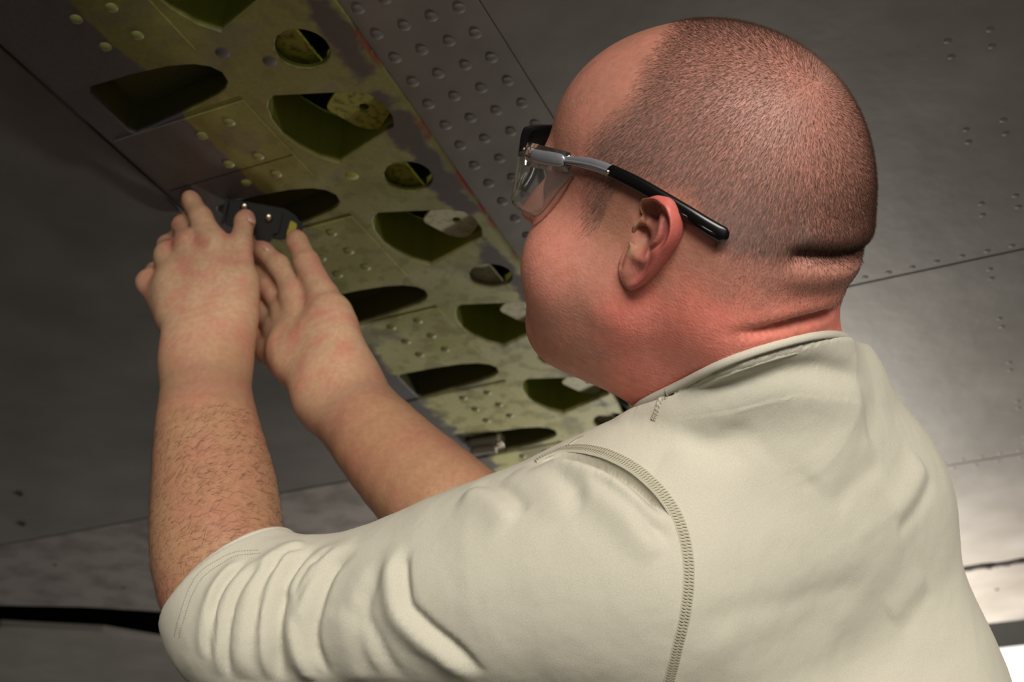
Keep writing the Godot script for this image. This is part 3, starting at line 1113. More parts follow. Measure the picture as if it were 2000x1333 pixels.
func person() -> void:
	HX = Transform3D(Basis(Vector3(-0.53809, -0.56600916, 0.62457409), Vector3(0.1513338, 0.6640779, 0.73218756), Vector3(-0.82919071, 0.48850197, -0.27167735)).orthonormalized(), Vector3(0.1209818, 0.50539935, -0.71085793) + EYE)
	HI = HX.affine_inverse()
	skeleton()
	var root := thing("person", "person in a sand-coloured shirt looking up, both hands raised to the green strip", "person", Vector3.ZERO)
	var skin := Hull.new()
	# head and neck
	var headnets := Hull.new()
	nets(headnets, Vector3(-0.11, -0.235, -0.175), Vector3(0.11, 0.145, 0.14), 0.0032, head)
	for q in headnets.v.size():
		headnets.v[q] -= headnets.n[q] * nape(headnets.v[q])
	relax_normals(headnets)
	var scalp := headnets
	for q in headnets.v.size():
		skin.v.append(HX * headnets.v[q]); skin.n.append(HX.basis * headnets.n[q]); skin.c.append(head_colour(headnets.v[q]))
	skin.i.append_array(headnets.i)
	# ears
	var ear_hull := ear_mesh()
	for side in [1.0, -1.0]:
		var base := skin.v.size()
		for q in ear_hull.v.size():
			var flip := Vector3(side, 1, 1)
			skin.v.append(HX * (ear_hull.v[q] * flip)); skin.n.append(HX.basis * (ear_hull.n[q] * flip)); skin.c.append(ear_hull.c[q])
		for t in range(0, ear_hull.i.size(), 3):
			if side > 0.0: skin.i.append_array(PackedInt32Array([base + ear_hull.i[t], base + ear_hull.i[t + 1], base + ear_hull.i[t + 2]]))
			else: skin.i.append_array(PackedInt32Array([base + ear_hull.i[t], base + ear_hull.i[t + 2], base + ear_hull.i[t + 1]]))
	# arms
	var base_a := nets(skin, bound(arm_l, -1) , bound(arm_l, 1), 0.006, arm_l.d)
	for q in range(base_a, skin.v.size()): skin.c.append(arm_colour(skin.v[q]))
	base_a = nets(skin, bound(arm_r, -1), bound(arm_r, 1), 0.006, arm_r.d)
	for q in range(base_a, skin.v.size()): skin.c.append(arm_colour(skin.v[q]))
	for d in dirt:
		for it in 8:
			var g := Vector3.ZERO
			for ax in 3:
				var e := Vector3.ZERO
				e[ax] = 0.001
				g[ax] = hand_field(hands[0], d[0] + e) - hand_field(hands[0], d[0] - e)
			d[0] -= g.normalized() * hand_field(hands[0], d[0])
	for h in hands:
		var fld := func(p: Vector3) -> float: return hand_field(h, p)
		var lo := bound(h.palm, -1); var hi := bound(h.palm, 1)
		for f in h.fingers:
			lo = lo.min(bound(f, -1)); hi = hi.max(bound(f, 1))
		var wrist: Vector3 = h.arm.a[h.arm.a.size() - 2]
		lo = lo.min(wrist - Vector3.ONE * 0.036); hi = hi.max(wrist + Vector3.ONE * 0.036)
		base_a = nets(skin, lo, hi, 0.0028, fld)
		var tip: Vector3 = wrist + h.arm.ab[h.arm.a.size() - 2] * 0.5
		var ax: Vector3 = h.arm.ab[h.arm.a.size() - 2].normalized()
		for q in range(base_a, skin.v.size()): skin.c.append(arm_colour(skin.v[q]).lerp(hand_colour(skin.v[q]), smoothstep(-0.03, 0.05, (skin.v[q] - tip).dot(ax))))
	# finger nails
	for q in [[Vector3(-0.2483, 1.8846, -0.9887), Vector3(0.7961, -0.1540, 0.5852), Vector3(-0.2523, 1.8937, -0.9897), 0.0056], [Vector3(-0.2382, 1.8723, -1.0258), Vector3(0.6208, 0.0035, 0.7840), Vector3(-0.2473, 1.8837, -1.0285), 0.0045]]:
		var up: Vector3 = (q[2] - q[0]).normalized()
		var nn: Vector3 = (q[1] - up * q[1].dot(up)).normalized()
		var f: Callable = func(p: Vector3) -> float: return minf(hand_field(hands[0], p), hand_field(hands[1], p))
		var at: Vector3 = q[0]
		for it in 6: at -= nn * f.call(at)
		var nail := part("nail", lathe(PackedVector2Array([Vector2(0, 0.0011), Vector2(0.5, 0.0009), Vector2(0.85, 0.0002), Vector2(1.0, -0.0010)]), 16), M.nail, root)
		nail.transform = Transform3D(Basis(up * q[3] * 1.25, nn, up.cross(nn) * q[3]), at)
	part("body", skin.mesh(), M.skin, root, Vector3.ZERO, "bare skin of head, neck, forearms and hands")
	# shirt
	var sh := Hull.new()
	nets(sh, Vector3(-0.34, 0.92, -1.25), Vector3(0.50, 1.75, -0.68), 0.0046, shirt)
	refine(sh)
	drape(sh)
	var shirt_node := part("shirt", sh.mesh(), M.shirt, root, Vector3.ZERO, "sand-coloured knit shirt with its sleeves pushed up to the elbow")
	clothes(root, shirt_node)
	hairs(root, scalp)

func bound(b: Bones, s: int) -> Vector3:
	var r := b.a[0]
	for i in b.a.size():
		for p in [b.a[i], b.a[i] + b.ab[i]]:
			var e := Vector3.ONE * (maxf(b.ra[i], b.ra[i] + b.dr[i]) + 0.012) * s
			r = r.max(p + e) if s > 0 else r.min(p + e)
	return r

func skeleton() -> void:
	neck_a = Vector3(0, -0.015, -0.027)
	neck_b = HI * Vector3(0.1503, 1.6408, -0.7789)
	neck_c = HI * Vector3(0.1757, 1.6018, -0.8304)
	folds = [
		[[Vector3(0.062, 0.010, -0.090), Vector3(0.0547, 0.0079, -0.098), Vector3(0.0426, 0.0080, -0.107), Vector3(0.026, 0.0076, -0.1146), Vector3(0.012, 0.008, -0.117), Vector3(-0.012, 0.008, -0.117), Vector3(-0.045, 0.009, -0.104)], 0.0065, 0.0055, 0.25, 0.25],
		[[Vector3(0.068, -0.055, -0.062), Vector3(0.0603, -0.0489, -0.076), Vector3(0.0484, -0.0439, -0.0895), Vector3(0.031, -0.0385, -0.1009), Vector3(0.012, -0.036, -0.107), Vector3(-0.012, -0.036, -0.107), Vector3(-0.05, -0.045, -0.088)], 0.0050, 0.0040, 0.45, 0.3]]
	# forearms
	arm_l = Bones.new(0.002)
	arm_l.limb([Vector3(-0.1843, 1.4749, -0.9441), Vector3(-0.2104, 1.4897, -0.9528), Vector3(-0.2323, 1.5378, -0.9597), Vector3(-0.2464, 1.5997, -0.9759), Vector3(-0.2636, 1.6712, -0.9866), Vector3(-0.2741, 1.7347, -0.9961)], [0.050, 0.0515, 0.0525, 0.0510, 0.0425, 0.0345])
	arm_r = Bones.new(0.002)
	arm_r.limb([Vector3(-0.0059, 1.5273, -0.9369), Vector3(-0.0487, 1.5677, -0.9424), Vector3(-0.0993, 1.6289, -0.9706), Vector3(-0.1529, 1.7020, -0.9977)], [0.046, 0.046, 0.0415, 0.0345])
	# left hand: back towards the camera, fingers folded away
	hands.append(build_hand(arm_l, [
		[Vector3(-0.2741, 1.7347, -0.9961), Vector3(-0.2778, 1.8111, -0.9924), 0.032, 0.022],
		[Vector3(-0.2819, 1.7407, -0.9927), Vector3(-0.3120, 1.8164, -1.0009), 0.028, 0.020],
		[Vector3(-0.2658, 1.7407, -0.9927), Vector3(-0.2634, 1.8043, -0.9906), 0.028, 0.022],
		[Vector3(-0.2658, 1.7828, -0.9914), Vector3(-0.2775, 1.8523, -0.9860), 0.020, 0.0135],
		[Vector3(-0.2810, 1.7895, -0.9933), Vector3(-0.3025, 1.8588, -0.9938), 0.020, 0.0130],
		[Vector3(-0.3000, 1.7947, -1.0019), Vector3(-0.3259, 1.8551, -1.0074), 0.020, 0.0125],
		[Vector3(-0.3084, 1.7891, -1.0109), Vector3(-0.3453, 1.8355, -1.0245), 0.020, 0.0120],
		[Vector3(-0.2532, 1.7631, -0.9855), Vector3(-0.2464, 1.8057, -0.9840), 0.022, 0.014]],
		[[[Vector3(-0.2765, 1.8514, -0.9864), Vector3(-0.2945, 1.8838, -0.9851), Vector3(-0.3080, 1.9077, -0.9932), Vector3(-0.3083, 1.9077, -0.9874)], [0.0125, 0.0105, 0.0088, 0.0082]],
		[[Vector3(-0.3025, 1.8588, -0.9938), Vector3(-0.3185, 1.8935, -1.0130), Vector3(-0.3126, 1.9078, -1.0186), Vector3(-0.3006, 1.9078, -1.0186)], [0.0125, 0.0105, 0.0090, 0.0080]],
		[[Vector3(-0.3259, 1.8551, -1.0074), Vector3(-0.3366, 1.8839, -1.0324), Vector3(-0.3303, 1.9052, -1.0455), Vector3(-0.3166, 1.9072, -1.0466)], [0.0120, 0.0102, 0.0088, 0.0080]],
		[[Vector3(-0.3453, 1.8355, -1.0245), Vector3(-0.3481, 1.8603, -1.0437), Vector3(-0.3420, 1.8771, -1.0547), Vector3(-0.3313, 1.8789, -1.0537)], [0.0110, 0.0092, 0.0080, 0.0072]],
		[[Vector3(-0.2487, 1.7736, -0.9852), Vector3(-0.2479, 1.8145, -0.9847), Vector3(-0.2540, 1.8534, -0.9876), Vector3(-0.2550, 1.8867, -0.9949), Vector3(-0.2546, 1.8914, -0.9957)], [0.0165, 0.0125, 0.0108, 0.0092, 0.0080]]]))
	dirt = [[Vector3(-0.3292, 1.8746, -1.0100), 0.0075, Color(0.07, 0.055, 0.05), 0.85], [Vector3(-0.3117, 1.9077, -0.9874), 0.0045, Color(0.10, 0.07, 0.07), 0.7], [Vector3(-0.3222, 1.8557, -1.0013), 0.008, Color(0.52, 0.15, 0.13), 0.6], [Vector3(-0.2877, 1.8536, -0.9794), 0.006, Color(0.52, 0.15, 0.13), 0.45], [Vector3(-0.2808, 1.8466, -0.9777), 0.005, Color(0.52, 0.15, 0.13), 0.4]]
	# right hand: palm towards the camera, thumb up against the bracket
	hands.append(build_hand(arm_r, [
		[Vector3(-0.1515, 1.7020, -0.9977), Vector3(-0.1772, 1.7626, -1.0031), 0.032, 0.022],
		[Vector3(-0.1635, 1.7023, -1.0033), Vector3(-0.2087, 1.7645, -1.0251), 0.027, 0.018],
		[Vector3(-0.1780, 1.7570, -1.0121), Vector3(-0.2036, 1.8182, -1.0172), 0.019, 0.0135],
		[Vector3(-0.1881, 1.7554, -1.0188), Vector3(-0.2131, 1.8088, -1.0341), 0.019, 0.0130],
		[Vector3(-0.1960, 1.7538, -1.0255), Vector3(-0.2222, 1.7966, -1.0470), 0.018, 0.0125],
		[Vector3(-0.1984, 1.7456, -1.0302), Vector3(-0.2306, 1.7776, -1.0580), 0.017, 0.0120],
		[Vector3(-0.1483, 1.7215, -0.9864), Vector3(-0.1642, 1.7808, -0.9926), 0.026, 0.019]],
		[[[Vector3(-0.2036, 1.8182, -1.0172), Vector3(-0.2241, 1.8550, -1.0248), Vector3(-0.2424, 1.8770, -1.0329), Vector3(-0.2513, 1.8888, -1.0342)], [0.0120, 0.0105, 0.0090, 0.0080]],
		[[Vector3(-0.2131, 1.8088, -1.0341), Vector3(-0.2383, 1.8460, -1.0473), Vector3(-0.2523, 1.8663, -1.0529), Vector3(-0.2588, 1.8754, -1.0558)], [0.0120, 0.0105, 0.0090, 0.0080]],
		[[Vector3(-0.2222, 1.7966, -1.0470), Vector3(-0.2453, 1.8253, -1.0593), Vector3(-0.2592, 1.8393, -1.0650), Vector3(-0.2676, 1.8458, -1.0659)], [0.0115, 0.0100, 0.0088, 0.0078]],
		[[Vector3(-0.2306, 1.7776, -1.0580), Vector3(-0.2486, 1.7996, -1.0648), Vector3(-0.2609, 1.8108, -1.0711), Vector3(-0.2667, 1.8150, -1.0733)], [0.0105, 0.0090, 0.0080, 0.0072]],
		[[Vector3(-0.1616, 1.7682, -0.9941), Vector3(-0.1743, 1.8045, -0.9997), Vector3(-0.1938, 1.8461, -1.0069), Vector3(-0.2068, 1.8755, -1.0130), Vector3(-0.2083, 1.8797, -1.0140)], [0.0190, 0.0140, 0.0118, 0.0098, 0.0086]]]))
	# shirt
	torso = Bones.new(0.055)
	torso.add(Vector3(0.1104, 1.5042, -0.8694), Vector3(0.2372, 1.5726, -0.9280), 0.084, 0.074)
	torso.add(Vector3(0.1122, 1.4949, -0.8921), Vector3(0.1638, 1.3835, -1.0026), 0.098, 0.115).add(Vector3(0.1638, 1.3835, -1.0026), Vector3(0.12, 1.0, -0.93), 0.115, 0.125)
	torso.add(Vector3(0.2432, 1.5430, -0.9451), Vector3(0.2846, 1.4246, -1.0135), 0.098, 0.093).add(Vector3(0.2846, 1.4246, -1.0135), Vector3(0.27, 1.0, -0.97), 0.093, 0.125)
	torso.add(Vector3(0.1569, 1.6254, -0.7960), Vector3(0.1833, 1.5579, -0.8788), 0.082, 0.098)
	torso.add(Vector3(0.2361, 1.6314, -0.8421), Vector3(0.2161, 1.5953, -0.8687), 0.032, 0.055)
	sleeve = Bones.new(0.015)
	sleeve.limb([Vector3(0.0854, 1.4858, -0.8453), Vector3(0.0000, 1.4802, -0.8717), Vector3(-0.1140, 1.4760, -0.9203), Vector3(-0.1668, 1.4782, -0.9421), Vector3(-0.1921, 1.4823, -0.9513), Vector3(-0.1968, 1.4878, -0.9597)], [0.083, 0.077, 0.0575, 0.0590, 0.0600, 0.0590], 3)
	sleeve_r = Bones.new(0.002)
	sleeve_r.limb([Vector3(0.2517, 1.5818, -0.9343), Vector3(0.1406, 1.5758, -0.9954), Vector3(0.0322, 1.5221, -0.9572), Vector3(-0.0059, 1.5273, -0.9369)], [0.075, 0.066, 0.058, 0.058], 3)
	cuff_at = Vector3(-0.2251, 1.5117, -0.9632)
	cuff_n = Vector3(-0.6149, 0.7879, -0.0340)
	# the neckline's plane, and where the neck's axis crosses it
	neck_axis = [Vector3(0.1493, 1.5860, -0.7357), Vector3(-0.3114, 0.9047, 0.2909)]
	var up_: Vector3 = HX * neck_a; var dn: Vector3 = HX * neck_b
	neck_axis[0] = up_ + (dn - up_) * ((neck_axis[0] - up_).dot(neck_axis[1]) / (dn - up_).dot(neck_axis[1]))

# folds of cloth: [height, width, valley, points along the fold]; the valley lies on its left side
var pleats := []
var pleat_box := []

func pleat_lines() -> void:
	pleats = [
		# bunched cuff
		[0.0026, 0.0060, 0.8, [Vector3(-0.1928, 1.5096, -0.8872), Vector3(-0.2034, 1.5015, -0.8864), Vector3(-0.2130, 1.4873, -0.8868), Vector3(-0.2197, 1.4713, -0.8905), Vector3(-0.2213, 1.4562, -0.8962), Vector3(-0.2201, 1.4390, -0.9075)]],
		[0.0030, 0.0065, 0.9, [Vector3(-0.1824, 1.5078, -0.8845), Vector3(-0.1921, 1.4969, -0.8823), Vector3(-0.2022, 1.4802, -0.8828), Vector3(-0.2069, 1.4619, -0.8871), Vector3(-0.2081, 1.4458, -0.8952), Vector3(-0.2065, 1.4275, -0.9125)]],
		[0.0040, 0.0085, 0.9, [Vector3(-0.1709, 1.5139, -0.8861), Vector3(-0.1798, 1.4994, -0.8805), Vector3(-0.1882, 1.4789, -0.8791), Vector3(-0.1916, 1.4595, -0.8830), Vector3(-0.1921, 1.4419, -0.8920), Vector3(-0.1905, 1.4247, -0.9092)]],
		[0.0056, 0.0105, 1.0, [Vector3(-0.1461, 1.5200, -0.8853), Vector3(-0.1616, 1.5078, -0.8803), Vector3(-0.1702, 1.4883, -0.8754), Vector3(-0.1749, 1.4668, -0.8767), Vector3(-0.1757, 1.4438, -0.8859), Vector3(-0.1742, 1.4229, -0.9066)]],
		[0.0050, 0.0105, 1.0, [Vector3(-0.1093, 1.5102, -0.8557), Vector3(-0.1285, 1.5014, -0.8629), Vector3(-0.1398, 1.4850, -0.8640), Vector3(-0.1460, 1.4673, -0.8668), Vector3(-0.1495, 1.4525, -0.8726), Vector3(-0.1471, 1.4356, -0.8828), Vector3(-0.1366, 1.4208, -0.8987)]],
		[0.0020, 0.0080, 0.6, [Vector3(-0.1382, 1.4974, -0.8667), Vector3(-0.1509, 1.4844, -0.8686), Vector3(-0.1593, 1.4725, -0.8713)]],
		[0.0018, 0.0045, 0.8, [Vector3(-0.1957, 1.5043, -0.8855), Vector3(-0.2088, 1.4936, -0.8861), Vector3(-0.2160, 1.4788, -0.8879), Vector3(-0.2166, 1.4638, -0.8907), Vector3(-0.2146, 1.4457, -0.8985)]],
		[0.0018, 0.0050, 0.8, [Vector3(-0.1760, 1.4856, -0.8765), Vector3(-0.1829, 1.4710, -0.8782), Vector3(-0.1842, 1.4556, -0.8824), Vector3(-0.1834, 1.4382, -0.8921), Vector3(-0.1818, 1.4234, -0.9082)]],
		[0.0026, 0.0070, 0.9, [Vector3(-0.1507, 1.5196, -0.8863), Vector3(-0.1654, 1.5156, -0.8862), Vector3(-0.1752, 1.5063, -0.8825), Vector3(-0.1817, 1.4943, -0.8794)]],
		[0.0022, 0.0065, 0.9, [Vector3(-0.1273, 1.5111, -0.8682), Vector3(-0.1427, 1.5020, -0.8708), Vector3(-0.1551, 1.4874, -0.8707), Vector3(-0.1610, 1.4745, -0.8718)]],
		[0.0020, 0.0070, 0.8, [Vector3(-0.1563, 1.4616, -0.8720), Vector3(-0.1537, 1.4451, -0.8781), Vector3(-0.1468, 1.4286, -0.8901), Vector3(-0.1411, 1.4211, -0.8998)]],
		# middle of the sleeve
		[0.0024, 0.0120, 0.7, [Vector3(-0.0942, 1.4965, -0.8387), Vector3(-0.1017, 1.4804, -0.8404), Vector3(-0.1092, 1.4676, -0.8460), Vector3(-0.1095, 1.4498, -0.8523), Vector3(-0.0979, 1.4306, -0.8597), Vector3(-0.0846, 1.4149, -0.8768)]],
		[0.0052, 0.0100, 1.0, [Vector3(-0.0738, 1.4987, -0.8250), Vector3(-0.0818, 1.4850, -0.8277), Vector3(-0.0816, 1.4653, -0.8286), Vector3(-0.0770, 1.4485, -0.8317), Vector3(-0.0641, 1.4347, -0.8323), Vector3(-0.0441, 1.4202, -0.8357), Vector3(-0.0238, 1.4071, -0.8474)]],
		[0.0022, 0.0130, 0.6, [Vector3(-0.1204, 1.4630, -0.8540), Vector3(-0.1171, 1.4435, -0.8609), Vector3(-0.1097, 1.4259, -0.8741), Vector3(-0.0995, 1.4170, -0.8844)]],
		[0.0040, 0.0120, 0.6, [Vector3(-0.0354, 1.5274, -0.8167), Vector3(-0.0245, 1.5241, -0.8071), Vector3(-0.0120, 1.5101, -0.7934), Vector3(0.0000, 1.4915, -0.7834)]],
		[0.0026, 0.0130, 0.6, [Vector3(0.0000, 1.5410, -0.8083), Vector3(0.0155, 1.5261, -0.7875), Vector3(0.0285, 1.5055, -0.7736), Vector3(0.0347, 1.4894, -0.7692)]],
		# under the armhole seam
		[0.0080, 0.0100, 1.5, [Vector3(0.0140, 1.5405, -0.7987), Vector3(0.0344, 1.5337, -0.7827), Vector3(0.0538, 1.5216, -0.7689), Vector3(0.0710, 1.5058, -0.7601), Vector3(0.0832, 1.4913, -0.7574), Vector3(0.0924, 1.4803, -0.7578)]],
		[0.0036, 0.0095, 0.9, [Vector3(0.0435, 1.5129, -0.7699), Vector3(0.0624, 1.4948, -0.7608), Vector3(0.0778, 1.4782, -0.7586), Vector3(0.0933, 1.4622, -0.7614)]],
		# back and collar
		[0.0034, 0.0190, 0.6, [Vector3(0.0974, 1.5313, -0.7619), Vector3(0.1166, 1.5213, -0.7601), Vector3(0.1333, 1.5178, -0.7620), Vector3(0.1510, 1.5260, -0.7641), Vector3(0.1686, 1.5370, -0.7623)]],
		[0.0042, 0.0170, 0.9, [Vector3(0.0795, 1.5568, -0.7746), Vector3(0.1007, 1.5594, -0.7651), Vector3(0.1288, 1.5609, -0.7513), Vector3(0.1572, 1.5646, -0.7409), Vector3(0.1781, 1.5689, -0.7404), Vector3(0.2062, 1.5722, -0.7525), Vector3(0.2447, 1.5814, -0.7871)]],
		[0.0024, 0.0180, 0.5, [Vector3(0.2472, 1.5631, -0.7932), Vector3(0.2201, 1.5382, -0.7810), Vector3(0.2006, 1.5165, -0.7824)]],
		[0.0030, 0.0130, 0.4, [Vector3(0.2964, 1.5658, -0.8413), Vector3(0.2813, 1.5369, -0.8298), Vector3(0.2609, 1.5136, -0.8200)]],
		[0.0020, 0.0150, 0.4, [Vector3(0.2944, 1.4918, -0.8691), Vector3(0.2805, 1.4755, -0.8690), Vector3(0.2641, 1.4578, -0.8718)]],
		[0.0024, 0.0220, 0.5, [Vector3(0.1040, 1.4087, -0.8014), Vector3(0.1485, 1.4207, -0.8086), Vector3(0.1996, 1.4400, -0.8381), Vector3(0.2482, 1.4603, -0.8567)]],
		[0.0022, 0.0240, 0.5, [Vector3(0.1326, 1.4010, -0.8248), Vector3(0.1770, 1.4136, -0.8426), Vector3(0.2257, 1.4343, -0.8662)]],
	]
	pleat_box = []
	for f in pleats:
		var pts := curve(f[3], f[3].size() * 4)
		f[3] = pts
		var bx := AABB(pts[0], Vector3.ZERO)
		for p in pts: bx = bx.expand(p)
		pleat_box.append(bx.grow(f[1] * 4.0))

func pleat(p: Vector3, n: Vector3) -> float:
	var out := 0.0
	for k in pleats.size():
		if not (pleat_box[k] as AABB).has_point(p): continue
		var pts: PackedVector3Array = pleats[k][3]
		var best := 1.0
		var side := 0.0
		var along := 0.0
		for i in pts.size() - 1:
			var a := pts[i]; var ab := pts[i + 1] - a
			var t := clampf((p - a).dot(ab) / ab.length_squared(), 0.0, 1.0)
			var e := p - a - ab * t
			var l := e.length()
			if l < best:
				best = l
				side = signf(e.dot(n.cross(ab)))
				along = (i + t) / (pts.size() - 1)
		var w: float = pleats[k][1]
		if best > w * 4.0: continue
		var s := best * side
		var fade := smoothstep(0.0, 0.22, along) * smoothstep(1.0, 0.8, along)
		var wr := w if s < 0.0 else w * 0.62
		out += pleats[k][0] * fade * (exp(-(s / wr) ** 2) - pleats[k][2] * exp(-((s - 1.12 * w) / (w * 0.42)) ** 2))
	return out

var soft: FastNoiseLite

func cloth_at(p: Vector3, n: Vector3) -> float:
	return pleat(p, n) + 0.0009 * soft.get_noise_3dv(p * 900.0) + 0.0016 * soft.get_noise_3dv(p * 260.0)

# halves the triangles that lie under a fold, twice as fine there
func refine(sh: Hull) -> void:
	pleat_lines()
	var near := PackedByteArray()
	near.resize(sh.v.size())
	for q in sh.v.size():
		for b in pleat_box:
			if (b as AABB).has_point(sh.v[q]):
				near[q] = 1
				break
	var mid := {}
	var idx := PackedInt32Array()
	for t in range(0, sh.i.size(), 3):
		var c := [sh.i[t], sh.i[t + 1], sh.i[t + 2]]
		var m := [-1, -1, -1]
		var n := 0
		for e in 3:
			var a: int = c[e]; var b: int = c[(e + 1) % 3]
			if near[a] and near[b]:
				var key := mini(a, b) * 4000000 + maxi(a, b)
				if not mid.has(key):
					mid[key] = sh.v.size()
					sh.v.append((sh.v[a] + sh.v[b]) * 0.5)
					sh.n.append((sh.n[a] + sh.n[b]).normalized())
				m[e] = mid[key]
				n += 1
		if n == 3:
			idx.append_array(PackedInt32Array([c[0], m[0], m[2], m[0], c[1], m[1], m[2], m[1], c[2], m[0], m[1], m[2]]))
		elif n == 1:
			var e: int = 0 if m[0] >= 0 else 1 if m[1] >= 0 else 2
			idx.append_array(PackedInt32Array([c[e], m[e], c[(e + 2) % 3], m[e], c[(e + 1) % 3], c[(e + 2) % 3]]))
		else:
			idx.append_array(PackedInt32Array(c))
	sh.i = idx
	var base := near.size()
	var ns := sh.n; var vs := sh.v
	for q in range(base, vs.size()):
		vs[q] -= ns[q] * shirt(vs[q])
	sh.v = vs

func drape(sh: Hull) -> void:
	soft = FastNoiseLite.new()
	soft.seed = 5
	soft.frequency = 0.02
	var parts := 16
	var vs := sh.v; var ns := sh.n
	var moved := spread(parts, func(k: int) -> Array:
		var r := PackedVector3Array()
		for q in range(vs.size() * k / parts, vs.size() * (k + 1) / parts):
			r.append(vs[q] + ns[q] * cloth_at(vs[q], ns[q]))
		return [r])
	var all := PackedVector3Array()
	for m in moved: all.append_array(m[0])
	sh.v = all
	relax_normals(sh)

func shirt_normal(p: Vector3) -> Vector3:
	var h := 0.001
	return Vector3(shirt(p + Vector3(h, 0, 0)) - shirt(p - Vector3(h, 0, 0)), shirt(p + Vector3(0, h, 0)) - shirt(p - Vector3(0, h, 0)), shirt(p + Vector3(0, 0, h)) - shirt(p - Vector3(0, 0, h))).normalized()

# a flat seam lying on the shirt, with its cross stitches
func seam(points: Array, width: float, parent: Node, gap := 0.0021) -> void:
	var line := curve(points, 90)
	var st := begin(true)
	var threads := begin()
	var rings := []
	for i in line.size():
		var p := line[i]
		var n := shirt_normal(p)
		for it in 3: p -= n * shirt(p)
		n = shirt_normal(p)
		var t := (line[mini(i + 1, line.size() - 1)] - line[maxi(i - 1, 0)]).normalized()
		var s := n.cross(t).normalized()
		p += n * cloth_at(p, n)
		var ring := PackedVector3Array()
		for k in 7:
			var x := (k - 3) / 3.0
			ring.append(p + s * x * width * 0.5 + n * (0.0012 * (1.0 - x * x) ** 0.5 - 0.0007 + (0.0004 if absi(k - 3) == 2 else 0.0)))
		rings.append([ring, n, t])
	var carry := 0.0
	for i in line.size() - 1:
		var a: PackedVector3Array = rings[i][0]; var b: PackedVector3Array = rings[i + 1][0]
		for k in 6: face4(st, a[k], a[k + 1], b[k + 1], b[k], rings[i][1])
		var len := line[i].distance_to(line[i + 1])
		while carry < len:
			var f := carry / len
			for half in [[1, 3], [3, 5]]:
				var p0: Vector3 = a[half[0]].lerp(b[half[0]], f) + rings[i][1] * 0.0004
				var p1: Vector3 = a[half[1]].lerp(b[half[1]], f) + rings[i][1] * 0.0004 + rings[i][2] * gap * 0.4
				var d: Vector3 = rings[i][2] * 0.00042
				var up: Vector3 = rings[i][1] * 0.00045
				face4(threads, p0 - d, p0 + d, (p0 + p1) / 2 + d + up, (p0 + p1) / 2 - d + up, rings[i][1])
				face4(threads, (p0 + p1) / 2 - d + up, (p0 + p1) / 2 + d + up, p1 + d, p1 - d, rings[i][1])
			carry += gap
		carry -= len
	var band := part("seam", done(st, true), M.shirt_seam, parent)
	part("stitching", done(threads), M.thread, parent).set_meta("kind", "stuff")

# a row of dashes on the cloth
func dashes(points: Array, parent: Node) -> void:
	var line := curve(points, 110)
	var st := begin()
	for i in range(0, line.size() - 1, 2):
		var p := line[i]; var q := line[i + 1]
		var n := shirt_normal(p)
		for it in 2:
			p -= n * shirt(p); q -= shirt_normal(q) * shirt(q)
		var lift := n * (cloth_at(p, n) + 0.0005)
		var s := n.cross(q - p).normalized() * 0.00045
		face4(st, p + lift - s, p + lift + s, q + lift + s, q + lift - s, n)
	part("stitching", done(st), M.thread, parent).set_meta("kind", "stuff")

# a closed tube where a plane cuts a field
func ring_on(at: Vector3, normal: Vector3, f: Callable, off: float, r: float, seg := 64) -> ArrayMesh:
	var s := normal.cross(Vector3(0.3, 0.2, 1)).normalized()
	var u := normal.cross(s)
	var st := begin(true)
	var pts := PackedVector3Array()
	for k in seg:
		var d := s * cos(TAU * k / seg) + u * sin(TAU * k / seg)
		var t := 0.2
		for i in 60:
			var e: float = f.call(at + d * t) - off
			if absf(e) < 0.0002: break
			t -= e * 0.7
		pts.append(at + d * maxf(t, 0.02))
	var ns := 8
	var rings := []
	for k in seg:
		var tg := (pts[(k + 1) % seg] - pts[(k + seg - 1) % seg]).normalized()
		var o := normal.cross(tg).normalized()
		var ring := PackedVector3Array()
		for j in ns: ring.append(pts[k] + (o * cos(TAU * j / ns) * 0.7 + normal * sin(TAU * j / ns)) * r)
		rings.append(ring)
	for k in seg:
		for j in ns:
			var a: PackedVector3Array = rings[k]; var b: PackedVector3Array = rings[(k + 1) % seg]
			face4(st, a[j], a[(j + 1) % ns], b[(j + 1) % ns], b[j], (a[j] + a[(j + 1) % ns]) * 0.5 - pts[k])
	return done(st, true)

